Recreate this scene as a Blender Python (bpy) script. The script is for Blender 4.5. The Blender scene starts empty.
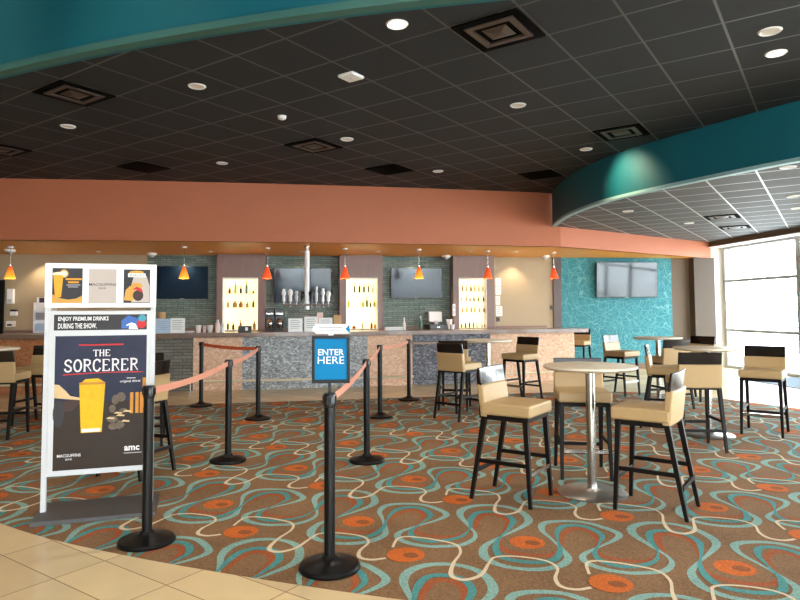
import bpy, math, random
from mathutils import Vector, Matrix
from mathutils.geometry import tessellate_polygon
random.seed(7)
S = bpy.context.scene
COL = S.collection
PI = math.pi

# ------------------------------------------------------------------ helpers
def lin(r, g, b):
    f = lambda c: (c/255/12.92) if c/255 <= .04045 else ((c/255+.055)/1.055)**2.4
    return (f(r), f(g), f(b), 1)

def nodes_of(name):
    m = bpy.data.materials.new(name); m.use_nodes = True
    nt = m.node_tree
    return m, nt, nt.nodes['Principled BSDF']

def N(nt, t, **kw):
    n = nt.nodes.new(t)
    for k, v in kw.items():
        if k in n.inputs: n.inputs[k].default_value = v
        else: setattr(n, k, v)
    return n

def mixc(nt, fac, a, b):
    n = nt.nodes.new('ShaderNodeMix'); n.data_type = 'RGBA'
    for sock, v in ((n.inputs[0], fac), (n.inputs[6], a), (n.inputs[7], b)):
        if hasattr(v, 'links'): nt.links.new(v, sock)
        else: sock.default_value = v
    return n.outputs[2]

def math_n(nt, op, a, b=0.0):
    n = nt.nodes.new('ShaderNodeMath'); n.operation = op
    for sock, v in ((n.inputs[0], a), (n.inputs[1], b)):
        if hasattr(v, 'links'): nt.links.new(v, sock)
        else: sock.default_value = v
    return n.outputs[0]

def mat(name, col, rough=.5, metal=0., var=.12, scale=14., emit=None, estr=0., coat=0., bump=0., spec=.5):
    m, nt, p = nodes_of(name)
    tc = N(nt, 'ShaderNodeTexCoord')
    no = N(nt, 'ShaderNodeTexNoise', Scale=scale, Detail=4.)
    nt.links.new(tc.outputs['Object'], no.inputs['Vector'])
    a = [c*(1-var) for c in col[:3]]+[1]; b = [min(1, c*(1+var)) for c in col[:3]]+[1]
    nt.links.new(mixc(nt, no.outputs['Fac'], a, b), p.inputs['Base Color'])
    p.inputs['Roughness'].default_value = rough
    p.inputs['Metallic'].default_value = metal
    p.inputs['Coat Weight'].default_value = coat
    p.inputs['Specular IOR Level'].default_value = spec
    if bump:
        bu = N(nt, 'ShaderNodeBump', Strength=bump, Distance=.01)
        nt.links.new(no.outputs['Fac'], bu.inputs['Height']); nt.links.new(bu.outputs[0], p.inputs['Normal'])
    if emit:
        p.inputs['Emission Color'].default_value = emit
        p.inputs['Emission Strength'].default_value = estr
    return m

class MB:
    """collects polygons and links them as one mesh object"""
    def __init__(self): self.v = []; self.f = []; self.mi = []; self.uv = None; self.cur = 0
    def add(self, vs, fs, M=None):
        o = len(self.v)
        self.v += [tuple(M @ Vector(p)) if M else tuple(p) for p in vs]
        for f in fs: self.f.append([o+i for i in f]); self.mi.append(self.cur)
        return self
    def box(self, x0, x1, y0, y1, z0, z1, M=None):
        vs = [(x, y, z) for z in (z0, z1) for y in (y0, y1) for x in (x0, x1)]
        return self.add(vs, [(0,2,3,1),(4,5,7,6),(0,1,5,4),(2,6,7,3),(0,4,6,2),(1,3,7,5)], M)
    def lathe(self, prof, n=24, M=None, cap=True):
        vs = []; fs = []
        for r, z in prof:
            for k in range(n):
                a = 2*PI*k/n; vs.append((r*math.cos(a), r*math.sin(a), z))
        for i in range(len(prof)-1):
            for k in range(n):
                fs.append((i*n+k, i*n+(k+1) % n, (i+1)*n+(k+1) % n, (i+1)*n+k))
        if cap:
            fs.append(tuple(reversed(range(n)))); fs.append(tuple((len(prof)-1)*n+k for k in range(n)))
        return self.add(vs, fs, M)
    def bar(self, p0, p1, w0, w1=None, d0=None, d1=None):
        """square tapered bar, kept square to the world axes"""
        w1 = w0 if w1 is None else w1; d0 = w0 if d0 is None else d0; d1 = w1 if d1 is None else d1
        p0, p1 = Vector(p0), Vector(p1); ax = (p1-p0).normalized()
        if abs(ax.z) > .7: a = Vector((1,0,0)); b = Vector((0,1,0))
        else:
            b = Vector((0,0,1)); a = ax.cross(b).normalized()
        vs = []
        for p, w, d in ((p0, w0, d0), (p1, w1, d1)):
            for s, t in ((-1,-1),(1,-1),(1,1),(-1,1)): vs.append(p + a*s*w/2 + b*t*d/2)
        return self.add(vs, [(3,2,1,0),(4,5,6,7),(0,1,5,4),(1,2,6,5),(2,3,7,6),(3,0,4,7)])
    def tube(self, pts, r, n=10):
        pts = [Vector(p) for p in pts]; vs = []; fs = []
        for i, p in enumerate(pts):
            t = (pts[min(i+1, len(pts)-1)]-pts[max(i-1, 0)]).normalized()
            a = t.cross(Vector((0,0,1)) if abs(t.z) < .9 else Vector((1,0,0))).normalized(); b = t.cross(a)
            for k in range(n):
                q = 2*PI*k/n; vs.append(p + a*r*math.cos(q) + b*r*math.sin(q))
        for i in range(len(pts)-1):
            for k in range(n): fs.append((i*n+k, i*n+(k+1) % n, (i+1)*n+(k+1) % n, (i+1)*n+k))
        fs.append(tuple(reversed(range(n)))); fs.append(tuple((len(pts)-1)*n+k for k in range(n)))
        return self.add(vs, fs)
    def poly(self, loops, z, up=True):
        """flat polygon with holes at height z"""
        tl = [[Vector((x, y, 0)) for x, y in L] for L in loops]
        vs = [(x, y, z) for L in loops for x, y in L]
        fs = []
        for t in tessellate_polygon(tl):
            a, b, c = (Vector(vs[i]) for i in t)
            nz = (b-a).cross(c-a).z
            fs.append(tuple(t) if (nz > 0) == up else tuple(reversed(t)))
        return self.add(vs, fs)
    def prism(self, loop, z0, z1):
        n = len(loop)
        self.poly([loop], z0, False); self.poly([loop], z1, True)
        ar = sum(loop[i][0]*loop[(i+1) % n][1]-loop[(i+1) % n][0]*loop[i][1] for i in range(n))
        vs = [(x, y, z0) for x, y in loop]+[(x, y, z1) for x, y in loop]
        fs = []
        for i in range(n):
            j = (i+1) % n
            fs.append((i, j, n+j, n+i) if ar > 0 else (j, i, n+i, n+j))
        return self.add(vs, fs)
    def build(self, name, mats, parent=None, smooth=0, bevel=0., loc=None, rz=0., seg=2):
        me = bpy.data.meshes.new(name); me.from_pydata(self.v, [], self.f)
        for m in (mats if isinstance(mats, (list, tuple)) else [mats]): me.materials.append(m)
        me.polygons.foreach_set('material_index', self.mi)
        if self.uv:
            uvl = me.uv_layers.new(name='UVMap')
            for p in me.polygons:
                for li in p.loop_indices: uvl.data[li].uv = self.uv[me.loops[li].vertex_index]
        if smooth:
            me.polygons.foreach_set('use_smooth', [True]*len(me.polygons))
            me.set_sharp_from_angle(angle=math.radians(smooth))
        me.update()
        o = bpy.data.objects.new(name, me); COL.objects.link(o)
        if parent: o.parent = parent
        if loc is not None: o.location = loc
        o.rotation_euler.z = rz
        if bevel:
            b = o.modifiers.new('bevel', 'BEVEL'); b.width = bevel; b.segments = seg; b.limit_method = 'ANGLE'
            b.harden_normals = False
        return o

def strip_uv(mb, pts, z0, z1, u0=0.):
    """vertical wall along pts, u runs along it in metres"""
    if mb.uv is None: mb.uv = []
    u = u0; o = len(mb.v)
    for i, (x, y) in enumerate(pts):
        if i: u += math.dist(pts[i-1], pts[i])
        mb.v += [(x, y, z0), (x, y, z1)]; mb.uv += [(u, z0), (u, z1)]
    for i in range(len(pts)-1):
        mb.f.append([o+2*i, o+2*i+2, o+2*i+3, o+2*i+1]); mb.mi.append(mb.cur)
    return mb

def tag(o, label=None, cat=None, group=None, kind=None):
    if label: o['label'] = label
    if cat: o['category'] = cat
    if group: o['group'] = group
    if kind: o['kind'] = kind
    return o
def empty(name, loc=(0,0,0), rz=0., label=None, cat=None, group=None):
    o = bpy.data.objects.new(name, None); COL.objects.link(o); o.empty_display_size = .1
    o.location = loc; o.rotation_euler.z = rz
    return tag(o, label, cat, group)
def st(o): o['kind'] = 'structure'; return o
def copy_tree(o, parent=None):
    c = o.copy(); COL.objects.link(c)
    if parent: c.parent = parent
    for ch in list(o.children): copy_tree(ch, c)
    return c
def put(o, loc, rz, label, group=None):
    o.location = loc; o.rotation_euler.z = rz; o['label'] = label
    if group: o['group'] = group
    return o

def catmull(pts, n=8, closed=False):
    out = []; m = len(pts)
    rng = range(m if closed else m-1)
    for i in rng:
        g = (lambda k: pts[k % m]) if closed else (lambda k: pts[min(max(k, 0), m-1)])
        p0, p1, p2, p3 = g(i-1), g(i), g(i+1), g(i+2)
        for s in range(n):
            t = s/n
            out.append(tuple(.5*((2*b)+(-a+c)*t+(2*a-5*b+4*c-d)*t*t+(-a+3*b-3*c+d)*t**3) for a, b, c, d in zip(p0, p1, p2, p3)))
    if not closed: out.append(tuple(pts[-1]))
    return out

_tx = {}
def text_geo(body, bold=0.):
    k = (body, bold)
    if k not in _tx:
        cu = bpy.data.curves.new('t', 'FONT'); cu.body = body; cu.offset = bold; cu.resolution_u = 2
        cu.align_x = 'CENTER'; cu.align_y = 'CENTER'
        o = bpy.data.objects.new('t', cu); COL.objects.link(o)
        dg = bpy.context.evaluated_depsgraph_get(); dg.update()
        me = bpy.data.meshes.new_from_object(o.evaluated_get(dg))
        vs = [tuple(v.co) for v in me.vertices]; fs = [tuple(p.vertices) for p in me.polygons]
        bpy.data.objects.remove(o); bpy.data.curves.remove(cu); bpy.data.meshes.remove(me)
        x0 = min(v[0] for v in vs); x1 = max(v[0] for v in vs); y0 = min(v[1] for v in vs); y1 = max(v[1] for v in vs)
        _tx[k] = ([((v[0]-(x0+x1)/2)/(x1-x0), (v[1]-(y0+y1)/2)/(y1-y0)) for v in vs], fs)
    return _tx[k]
def add_text(mb, body, cx, cz, w, h, y, bold=0.):
    """lettering on a panel facing local -y"""
    vs, fs = text_geo(body, bold)
    out = [(cx+a*w, y, cz+b*h) for a, b in vs]
    fl = []
    for f in fs:
        a, b, c = (Vector(out[i]) for i in f[:3])
        fl.append(f if (b-a).cross(c-a).y < 0 else tuple(reversed(f)))
    mb.add(out, fl)
def flat(mb, pts, y):
    """polygon on a panel facing local -y"""
    tl = tessellate_polygon([[Vector((x, z, 0)) for x, z in pts]])
    vs = [(x, y, z) for x, z in pts]; fs = []
    for t in tl:
        a, b, c = (Vector(vs[i]) for i in t)
        fs.append(tuple(t) if (b-a).cross(c-a).y < 0 else tuple(reversed(t)))
    mb.add(vs, fs)
def rect(mb, x0, x1, z0, z1, y): flat(mb, [(x0,z0),(x1,z0),(x1,z1),(x0,z1)], y)
def disc(mb, cx, cz, rx, rz, y, n=18): flat(mb, [(cx+rx*math.cos(2*PI*k/n), cz+rz*math.sin(2*PI*k/n)) for k in range(n)], y)
def stroke(mb, pts, y, w):
    """ribbon of varying width on a panel facing local -y"""
    L = len(pts); ls = []
    for i in range(L):
        a = Vector(pts[max(i-1, 0)]); b = Vector(pts[min(i+1, L-1)]); t = (b-a).normalized()
        ww = w[i] if isinstance(w, (list, tuple)) else w
        ls.append((pts[i][0]-t.y*ww/2, pts[i][1]+t.x*ww/2, pts[i][0]+t.y*ww/2, pts[i][1]-t.x*ww/2))
    for i in range(L-1):
        p, q = ls[i], ls[i+1]
        flat(mb, [(p[2],p[3]),(q[2],q[3]),(q[0],q[1]),(p[0],p[1])], y)

# ------------------------------------------------------------------ camera (lens with a small vertical shift, as the photo is cropped)
F_PX, CAM_H, PITCH, ROLL = 630., 1.5, math.radians(3.0), math.radians(.3)
CYP = 310-F_PX*math.tan(PITCH)
cd = bpy.data.cameras.new('camera'); cam = bpy.data.objects.new('camera', cd); COL.objects.link(cam)
cd.sensor_width = 36; cd.lens = F_PX/800*36; cd.shift_y = -(300-CYP)/800; cd.clip_end = 300
Mr = Matrix.Rotation(PI/2+PITCH, 4, 'X') @ Matrix.Rotation(-ROLL, 4, 'Z')
cam.matrix_world = Matrix.Translation((0, 0, CAM_H)) @ Mr
S.camera = cam
def ray(px, py):
    d = Mr.to_3x3() @ Vector(((px-400)/F_PX, -(py-CYP)/F_PX, -1.)); return d
def at_z(px, py, z):
    d = ray(px, py); return Vector((0,0,CAM_H)) + d*((z-CAM_H)/d.z)
def at_y(px, py, Y):
    d = ray(px, py); return Vector((0,0,CAM_H)) + d*(Y/d.y)
def atwall(px, py, off=0.):
    d = ray(px, py); k = (15.07-off)/(d.y-.135*d.x); return Vector((0,0,CAM_H)) + d*k

# ------------------------------------------------------------------ plan of the place
HC, HL, HS, HT = 3.88, 3.19, 2.78, 6.6      # main ceiling, lower ceiling, soffit over the bar, lobby ceiling
Yf = lambda x: 12.14+.197*x+.0075*x*x       # fascia over the bar
Yb = lambda x: 12.66+.215*x+.0085*x*x       # bar front
Yw = lambda x: 15.07+.135*x                 # back wall
TW = math.atan(.135)
winX = lambda y: 8.3+.135*(16.2-y)
XL = -9.5
fascia = [(x/2, Yf(x/2)) for x in range(-19, 7)] + catmull([(3.3,Yf(3.3)),(4.46,13.66),(5.96,14.72),(8.05,16.15)], 6)
RB = catmull([(3.12,12.8),(3.05,12.0),(3.04,11.1),(3.2,10.0),(3.48,9.2),(3.95,8.25),(4.6,7.12),(5.4,6.1),(6.4,5.2),(7.6,4.5),(9,4.05),(winX(3.9),3.9)], 6)
LB = catmull([(XL,9.2),(-7.5,7.9),(-5.5,6.85),(-3.96,6.14),(-3.06,5.75),(-2.19,5.42),(-.97,5.03),(.24,4.73),(1.5,4.5),(3,4.35),(5,4.25),(7,4.2),(9,4.05)], 6)

# ------------------------------------------------------------------ materials
GE = (.824, -.566); GG = (.566, .824)       # axes of the tile grids
def grid_mat(name, tile, line, es, eo, gs, go, wl, rough, var=.25, nscale=2.2, lrough=None, bump=.25, metal_line=0.):
    m, nt, p = nodes_of(name)
    tc = N(nt, 'ShaderNodeTexCoord'); sx = N(nt, 'ShaderNodeSeparateXYZ'); nt.links.new(tc.outputs['Object'], sx.inputs[0])
    def axis(c, s, o):
        v = math_n(nt, 'ADD', math_n(nt, 'MULTIPLY', sx.outputs[0], c[0]), math_n(nt, 'MULTIPLY', sx.outputs[1], c[1]))
        t = math_n(nt, 'DIVIDE', math_n(nt, 'SUBTRACT', v, o), s)
        fr = math_n(nt, 'FRACT', t)
        d = math_n(nt, 'MULTIPLY', math_n(nt, 'SUBTRACT', .5, math_n(nt, 'ABSOLUTE', math_n(nt, 'SUBTRACT', fr, .5))), s)
        return d, math_n(nt, 'FLOOR', t)
    d1, c1 = axis(GE, es, eo); d2, c2 = axis(GG, gs, go)
    mask = math_n(nt, 'LESS_THAN', math_n(nt, 'MINIMUM', d1, d2), wl/2)
    wn = N(nt, 'ShaderNodeTexWhiteNoise'); wn.noise_dimensions = '3D'
    cb = N(nt, 'ShaderNodeCombineXYZ'); nt.links.new(c1, cb.inputs[0]); nt.links.new(c2, cb.inputs[1]); nt.links.new(cb.outputs[0], wn.inputs['Vector'])
    no = N(nt, 'ShaderNodeTexNoise', Scale=nscale, Detail=5., Roughness=.6); nt.links.new(tc.outputs['Object'], no.inputs['Vector'])
    k = math_n(nt, 'ADD', math_n(nt, 'MULTIPLY', wn.outputs['Value'], .5), math_n(nt, 'MULTIPLY', no.outputs['Fac'], .5))
    a = [c*(1-var) for c in tile[:3]]+[1]; b = [min(1, c*(1+var)) for c in tile[:3]]+[1]
    base = mixc(nt, k, a, b)
    nt.links.new(mixc(nt, mask, base, line), p.inputs['Base Color'])
    rr = N(nt, 'ShaderNodeMix'); nt.links.new(mask, rr.inputs[0]); rr.inputs[2].default_value = rough; rr.inputs[3].default_value = lrough or rough
    nt.links.new(rr.outputs[0], p.inputs['Roughness'])
    if metal_line: nt.links.new(math_n(nt, 'MULTIPLY', mask, metal_line), p.inputs['Metallic'])
    if bump:
        bu = N(nt, 'ShaderNodeBump', Strength=bump, Distance=.004)
        nt.links.new(math_n(nt, 'SUBTRACT', 1., mask), bu.inputs['Height']); nt.links.new(bu.outputs[0], p.inputs['Normal'])
    return m

def brick_mat(name, c1, c2, mortar, w, h, rough=.8, strength=1., dist=.03, noise=18., off=.5):
    m, nt, p = nodes_of(name)
    uv = N(nt, 'ShaderNodeUVMap'); br = N(nt, 'ShaderNodeTexBrick'); nt.links.new(uv.outputs[0], br.inputs['Vector'])
    br.inputs['Color1'].default_value = c1; br.inputs['Color2'].default_value = c2; br.inputs['Mortar'].default_value = mortar
    br.inputs['Scale'].default_value = 1.; br.inputs['Mortar Size'].default_value = h*.1; br.inputs['Brick Width'].default_value = w
    br.inputs['Row Height'].default_value = h; br.offset = off; br.inputs['Bias'].default_value = 0.
    no = N(nt, 'ShaderNodeTexNoise', Scale=noise, Detail=6.); nt.links.new(uv.outputs[0], no.inputs['Vector'])
    nt.links.new(mixc(nt, math_n(nt, 'MULTIPLY', no.outputs['Fac'], .55), br.outputs['Color'], mortar), p.inputs['Base Color'])
    hh = math_n(nt, 'ADD', math_n(nt, 'MULTIPLY', no.outputs['Fac'], .8), math_n(nt, 'MULTIPLY', br.outputs['Fac'], -.7))
    bu = N(nt, 'ShaderNodeBump', Strength=strength, Distance=dist); nt.links.new(hh, bu.inputs['Height']); nt.links.new(bu.outputs[0], p.inputs['Normal'])
    p.inputs['Roughness'].default_value = rough
    return m

def chip_mat(name, a, b, c, scale, rough=.45, strength=1., stretch=(1, 1.8, 1)):
    """split-face stone: irregular chips"""
    m, nt, p = nodes_of(name)
    uv = N(nt, 'ShaderNodeUVMap'); mp = N(nt, 'ShaderNodeMapping'); mp.inputs['Scale'].default_value = stretch
    nt.links.new(uv.outputs[0], mp.inputs[0])
    no = N(nt, 'ShaderNodeTexNoise', Scale=6., Detail=4.); nt.links.new(mp.outputs[0], no.inputs['Vector'])
    ad = nt.nodes.new('ShaderNodeVectorMath'); ad.operation = 'ADD'
    sc = nt.nodes.new('ShaderNodeVectorMath'); sc.operation = 'SCALE'; sc.inputs[3].default_value = .18
    nt.links.new(no.outputs['Color'], sc.inputs[0]); nt.links.new(mp.outputs[0], ad.inputs[0]); nt.links.new(sc.outputs[0], ad.inputs[1])
    vo = N(nt, 'ShaderNodeTexVoronoi', Scale=scale); nt.links.new(ad.outputs[0], vo.inputs['Vector'])
    sp = N(nt, 'ShaderNodeSeparateXYZ'); nt.links.new(vo.outputs['Color'], sp.inputs[0])
    cr = N(nt, 'ShaderNodeValToRGB'); nt.links.new(sp.outputs[0], cr.inputs[0])
    cr.color_ramp.elements[0].color = a; cr.color_ramp.elements[1].color = c
    e = cr.color_ramp.elements.new(.55); e.color = b
    nt.links.new(cr.outputs[0], p.inputs['Base Color'])
    n2 = N(nt, 'ShaderNodeTexNoise', Scale=30., Detail=4.); nt.links.new(uv.outputs[0], n2.inputs['Vector'])
    hh = math_n(nt, 'ADD', math_n(nt, 'MULTIPLY', sp.outputs[1], .6), math_n(nt, 'MULTIPLY', n2.outputs['Fac'], .4))
    bu = N(nt, 'ShaderNodeBump', Strength=strength, Distance=.02); nt.links.new(hh, bu.inputs['Height']); nt.links.new(bu.outputs[0], p.inputs['Normal'])
    p.inputs['Roughness'].default_value = rough
    return m

def wood_mat(name, a, b, rough=.4, scale=(1, 12, 1), coat=0.):
    m, nt, p = nodes_of(name)
    tc = N(nt, 'ShaderNodeTexCoord'); mp = N(nt, 'ShaderNodeMapping'); mp.inputs['Scale'].default_value = scale
    nt.links.new(tc.outputs['Object'], mp.inputs[0])
    no = N(nt, 'ShaderNodeTexNoise', Scale=3., Detail=7., Roughness=.65, Distortion=.6); nt.links.new(mp.outputs[0], no.inputs['Vector'])
    nt.links.new(mixc(nt, no.outputs['Fac'], a, b), p.inputs['Base Color'])
    p.inputs['Roughness'].default_value = rough; p.inputs['Coat Weight'].default_value = coat
    return m

def wave_wall_mat():
    m, nt, p = nodes_of('teal patterned wallcovering')
    tc = N(nt, 'ShaderNodeTexCoord')
    no = N(nt, 'ShaderNodeTexNoise', Scale=1.3, Detail=2.); nt.links.new(tc.outputs['Object'], no.inputs['Vector'])
    sc = nt.nodes.new('ShaderNodeVectorMath'); sc.operation = 'SCALE'; sc.inputs[3].default_value = .9; nt.links.new(no.outputs['Color'], sc.inputs[0])
    ad = nt.nodes.new('ShaderNodeVectorMath'); nt.links.new(tc.outputs['Object'], ad.inputs[0]); nt.links.new(sc.outputs[0], ad.inputs[1])
    masks = []
    for s, w in ((7.5, .022), (4.2, .02)):
        vo = N(nt, 'ShaderNodeTexVoronoi', Scale=s); vo.feature = 'DISTANCE_TO_EDGE'; nt.links.new(ad.outputs[0], vo.inputs['Vector'])
        masks.append(math_n(nt, 'LESS_THAN', vo.outputs['Distance'], w))
    k = math_n(nt, 'MAXIMUM', masks[0], masks[1])
    n2 = N(nt, 'ShaderNodeTexNoise', Scale=9., Detail=3.); nt.links.new(tc.outputs['Object'], n2.inputs['Vector'])
    base = mixc(nt, n2.outputs['Fac'], lin(22,104,116), lin(52,138,148))
    nt.links.new(mixc(nt, math_n(nt, 'MULTIPLY', k, .27), base, lin(165,215,215)), p.inputs['Base Color'])
    p.inputs['Roughness'].default_value = .7
    return m

def glass_mat(name, tint, refl=1.):
    m = bpy.data.materials.new(name); m.use_nodes = True; nt = m.node_tree; nt.nodes.clear()
    out = N(nt, 'ShaderNodeOutputMaterial'); tr = N(nt, 'ShaderNodeBsdfTransparent', Color=tint); gl = N(nt, 'ShaderNodeBsdfGlossy', Roughness=.02)
    lw = N(nt, 'ShaderNodeLayerWeight', Blend=.5); mx = N(nt, 'ShaderNodeMixShader')
    fr = math_n(nt, 'ADD', math_n(nt, 'MULTIPLY', math_n(nt, 'POWER', lw.outputs['Facing'], 5.), .9), .04)
    nt.links.new(fr, mx.inputs[0]); nt.links.new(tr.outputs[0], mx.inputs[1]); nt.links.new(gl.outputs[0], mx.inputs[2]); nt.links.new(mx.outputs[0], out.inputs[0])
    return m

def pile_mat(name, col, var=.5):
    m, nt, p = nodes_of(name)
    tc = N(nt, 'ShaderNodeTexCoord')
    no = N(nt, 'ShaderNodeTexNoise', Scale=70., Detail=4., Roughness=.7); nt.links.new(tc.outputs['Object'], no.inputs['Vector'])
    n2 = N(nt, 'ShaderNodeTexNoise', Scale=2., Detail=3.); nt.links.new(tc.outputs['Object'], n2.inputs['Vector'])
    k = math_n(nt, 'ADD', math_n(nt, 'MULTIPLY', no.outputs['Fac'], .75), math_n(nt, 'MULTIPLY', n2.outputs['Fac'], .25))
    rp = N(nt, 'ShaderNodeMapRange'); rp.inputs[1].default_value = .3; rp.inputs[2].default_value = .7; nt.links.new(k, rp.inputs[0])
    a = [c*(1-var) for c in col[:3]]+[1]; b = [min(1, c*(1+var)) for c in col[:3]]+[1]
    nt.links.new(mixc(nt, rp.outputs[0], a, b), p.inputs['Base Color'])
    p.inputs['Roughness'].default_value = .95; p.inputs['Specular IOR Level'].default_value = .15
    bu = N(nt, 'ShaderNodeBump', Strength=.3, Distance=.004); nt.links.new(no.outputs['Fac'], bu.inputs['Height']); nt.links.new(bu.outputs[0], p.inputs['Normal'])
    return m

M_ceil = grid_mat('dark ceiling tile', lin(30,33,38), lin(62,62,63), .64, -.68, .63, 5.78, .022, .8, .12, lrough=.35)
M_ceil_lit = grid_mat('window lit ceiling tile', lin(74,72,72), lin(180,180,182), .605, -.73, .605, 8.36, .024, .7, .12, lrough=.35)  # lit copy of the dark tile, window light put into its colour
M_tile = grid_mat('beige stone floor tile', lin(236,204,158), lin(160,128,92), .605, -3.67, .305, 1.88, .007, .28, .3, 2.6, lrough=.7, bump=.15)
M_teal = mat('teal paint', lin(0,96,112), .6, var=.05, scale=3)
M_teal_edge = mat('pale teal trim paint', lin(60,108,104), .55, var=.05)
M_rim = mat('pale blue grey trim paint', lin(150,188,194), .5, var=.04)
M_wall_shaded = mat('shaded wall paint', lin(80,66,54), .7, var=.06)  # darker taupe wall paint, the corner's shade put into its colour
M_orange = mat('terracotta paint', lin(188,108,74), .6, var=.04, scale=2)
M_soffit = mat('glow lit orange paint', lin(250,172,64), .4, var=.06, scale=3)  # amber glow of the bottle cabinets put into the orange
M_beige = mat('beige wall paint', lin(176,158,130), .7, var=.05, scale=3)
M_brownwall = mat('taupe wall paint', lin(100,84,68), .7, var=.06, scale=3)
M_jamb = mat('window lit wall paint', lin(214,208,196), .7, var=.03)  # window light on this strip of wall put into its pale colour
M_rail = mat('pale brass rail', lin(222,206,176), .35, .2, .05)
M_lobby = mat('lobby plaster', lin(150,140,126), .8, var=.05)
M_lobdark = mat('lobby dark plaster', lin(46,44,44), .8, var=.05)
M_lobceil = mat('lobby ceiling paint', lin(70,72,76), .8, var=.05)
M_stone = brick_mat('dark ledgestone', lin(122,146,138), lin(164,180,170), lin(74,88,84), .26, .05, .6, 1., .03)
M_barstone = chip_mat('grey split-face stone', lin(112,114,118), lin(158,162,166), lin(206,210,212), 26, .4)
M_bardark = chip_mat('dark slate stone', lin(56,56,64), lin(92,92,102), lin(144,144,152), 22, .4, .8)
M_barstone2 = brick_mat('grey stacked stone', lin(122,118,108), lin(146,142,132), lin(72,68,64), .34, .06, .6, 1., .03)
M_bartan = chip_mat('tan travertine', lin(206,160,130), lin(224,184,154), lin(240,208,182), 30, .6, .35)
M_barorange = chip_mat('orange brown travertine', lin(158,96,56), lin(176,112,68), lin(196,132,86), 26, .6, .3)
M_counter = wood_mat('polished brown counter', lin(92,66,54), lin(140,110,94), .3, (2, 8, 2), .4)
M_pillar = wood_mat('walnut laminate', lin(112,86,80), lin(146,120,112), .4, (10, 10, .8))
M_pillar_side = wood_mat('dark walnut laminate', lin(58,38,32), lin(80,56,48), .4, (10, 10, .8))
M_wave = wave_wall_mat()
M_alu = mat('pale aluminium frame', lin(176,178,178), .4, .3, .05)
M_glass = glass_mat('clear window glass', (.94,.97,.97,1))
M_concrete = mat('outdoor concrete', lin(205,203,198), .9, var=.06, scale=1)
M_black = mat('black powder coat', lin(8,9,11), .35, var=.1, spec=.25)
M_blackgloss = mat('black plastic', lin(10,10,12), .3, var=.1)
M_screen = mat('dark television screen', lin(26,42,60), .1, var=.05, spec=.42)
M_screen_gloss = mat('glossy dark television screen', lin(26,34,44), .06, var=.05, spec=.9)
M_chrome = mat('brushed steel', lin(190,188,184), .22, 1., .06)
M_steel = mat('polished steel base', lin(176,172,168), .36, 1., .1)
M_darkwood = wood_mat('espresso stained wood', lin(14,9,8), lin(26,17,14), .22, (2, 2, 10), .2)
M_legwood = wood_mat('black brown stained legs', lin(12,8,7), lin(22,15,12), .5, (2, 2, 10))
M_legwood.node_tree.nodes['Principled BSDF'].inputs['Specular IOR Level'].default_value = .2
M_vinyl = mat('tan vinyl upholstery', lin(182,152,108), .42, var=.06, scale=30)
M_tabletop = mat('cream laminate', lin(222,210,190), .32, var=.05, scale=20)
M_edge = mat('brown laminate edge', lin(120,92,70), .5)
M_white = mat('white painted metal', lin(244,244,246), .45, var=.03)
M_greyframe = mat('pale grey painted metal', lin(200,202,206), .45, var=.03)
M_paper = mat('white paper', lin(238,236,234), .7, var=.02)
M_paperblue = mat('pale blue paper', lin(176,196,222), .5, var=.1)
M_kraft = mat('kraft cardboard', lin(196,156,112), .8, var=.08)
M_pink = mat('pale pink paper', lin(232,204,192), .8, var=.05)
M_ink = mat('grey print', lin(140,140,148), .7)
M_belt = mat('salmon webbing', lin(206,138,114), .75, var=.06, scale=60)
M_belt2 = mat('orange webbing', lin(214,92,44), .75, var=.06, scale=60)
M_blue = mat('bright blue print', lin(0,120,176), .6, var=.02, spec=.2)
M_plate = mat('dark grey steel plate', lin(86,84,84), .5, .4, .08)
M_mat = mat('blue grey mat', lin(110,122,132), .95, var=.2, scale=40)
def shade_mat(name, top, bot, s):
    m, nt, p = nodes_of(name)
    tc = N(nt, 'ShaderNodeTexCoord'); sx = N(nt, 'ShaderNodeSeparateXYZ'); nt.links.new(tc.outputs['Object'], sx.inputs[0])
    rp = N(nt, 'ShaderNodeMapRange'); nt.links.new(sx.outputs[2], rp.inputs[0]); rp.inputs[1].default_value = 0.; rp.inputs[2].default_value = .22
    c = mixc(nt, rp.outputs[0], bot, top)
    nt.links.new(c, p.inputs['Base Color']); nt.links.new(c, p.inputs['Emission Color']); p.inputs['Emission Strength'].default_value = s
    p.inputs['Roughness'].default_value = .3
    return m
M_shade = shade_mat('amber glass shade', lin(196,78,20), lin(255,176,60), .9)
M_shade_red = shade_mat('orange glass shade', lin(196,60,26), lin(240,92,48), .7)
M_lit = mat('glowing lamp', (1,1,1,1), .5, emit=(1,.86,.66,1), estr=18., var=.01)
M_lens_glow = mat('faintly glowing unlit lens', lin(205,196,186), .4, emit=(1,.9,.8,1), estr=.08, var=.01)  # faint emission stands in for light caught by the unlit reflectors
M_box = mat('backlit panel', (.9,.82,.6,1), .5, emit=(1,.82,.40,1), estr=1.35, var=.01)

# ------------------------------------------------------------------ setting: floors
carpet_loop = catmull([(-8.6,8.9),(-6,6.9),(-4.5,5.75),(-3.6,5.05),(-2.83,4.55),(-2.32,4.25),(-1.74,3.98),(-1.17,3.75),(-.56,3.53),(0,3.35),(1,3.06),(2,2.9),(3.5,2.84),(5,3.1),(6.4,4.0),(7.0,5.4),(6.9,7.2),(6.45,8.6),(5.95,9.5),(5.3,10.6),(4.3,11.4),(3.2,11.58),(2.53,11.45),(0,10.88),(-3.24,10.25),(-5.7,9.6),(-8.0,9.35)], 6, True)
def border(m):
    return [(XL-.3,-8.3),(winX(-8.3)+.2,-8.3),(winX(16.4)+.2,16.5),(XL-.3,Yw(XL)+.3)]
mb = MB(); mb.poly([border(0), carpet_loop], 0.)
st(mb.build('floor', M_tile))

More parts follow.
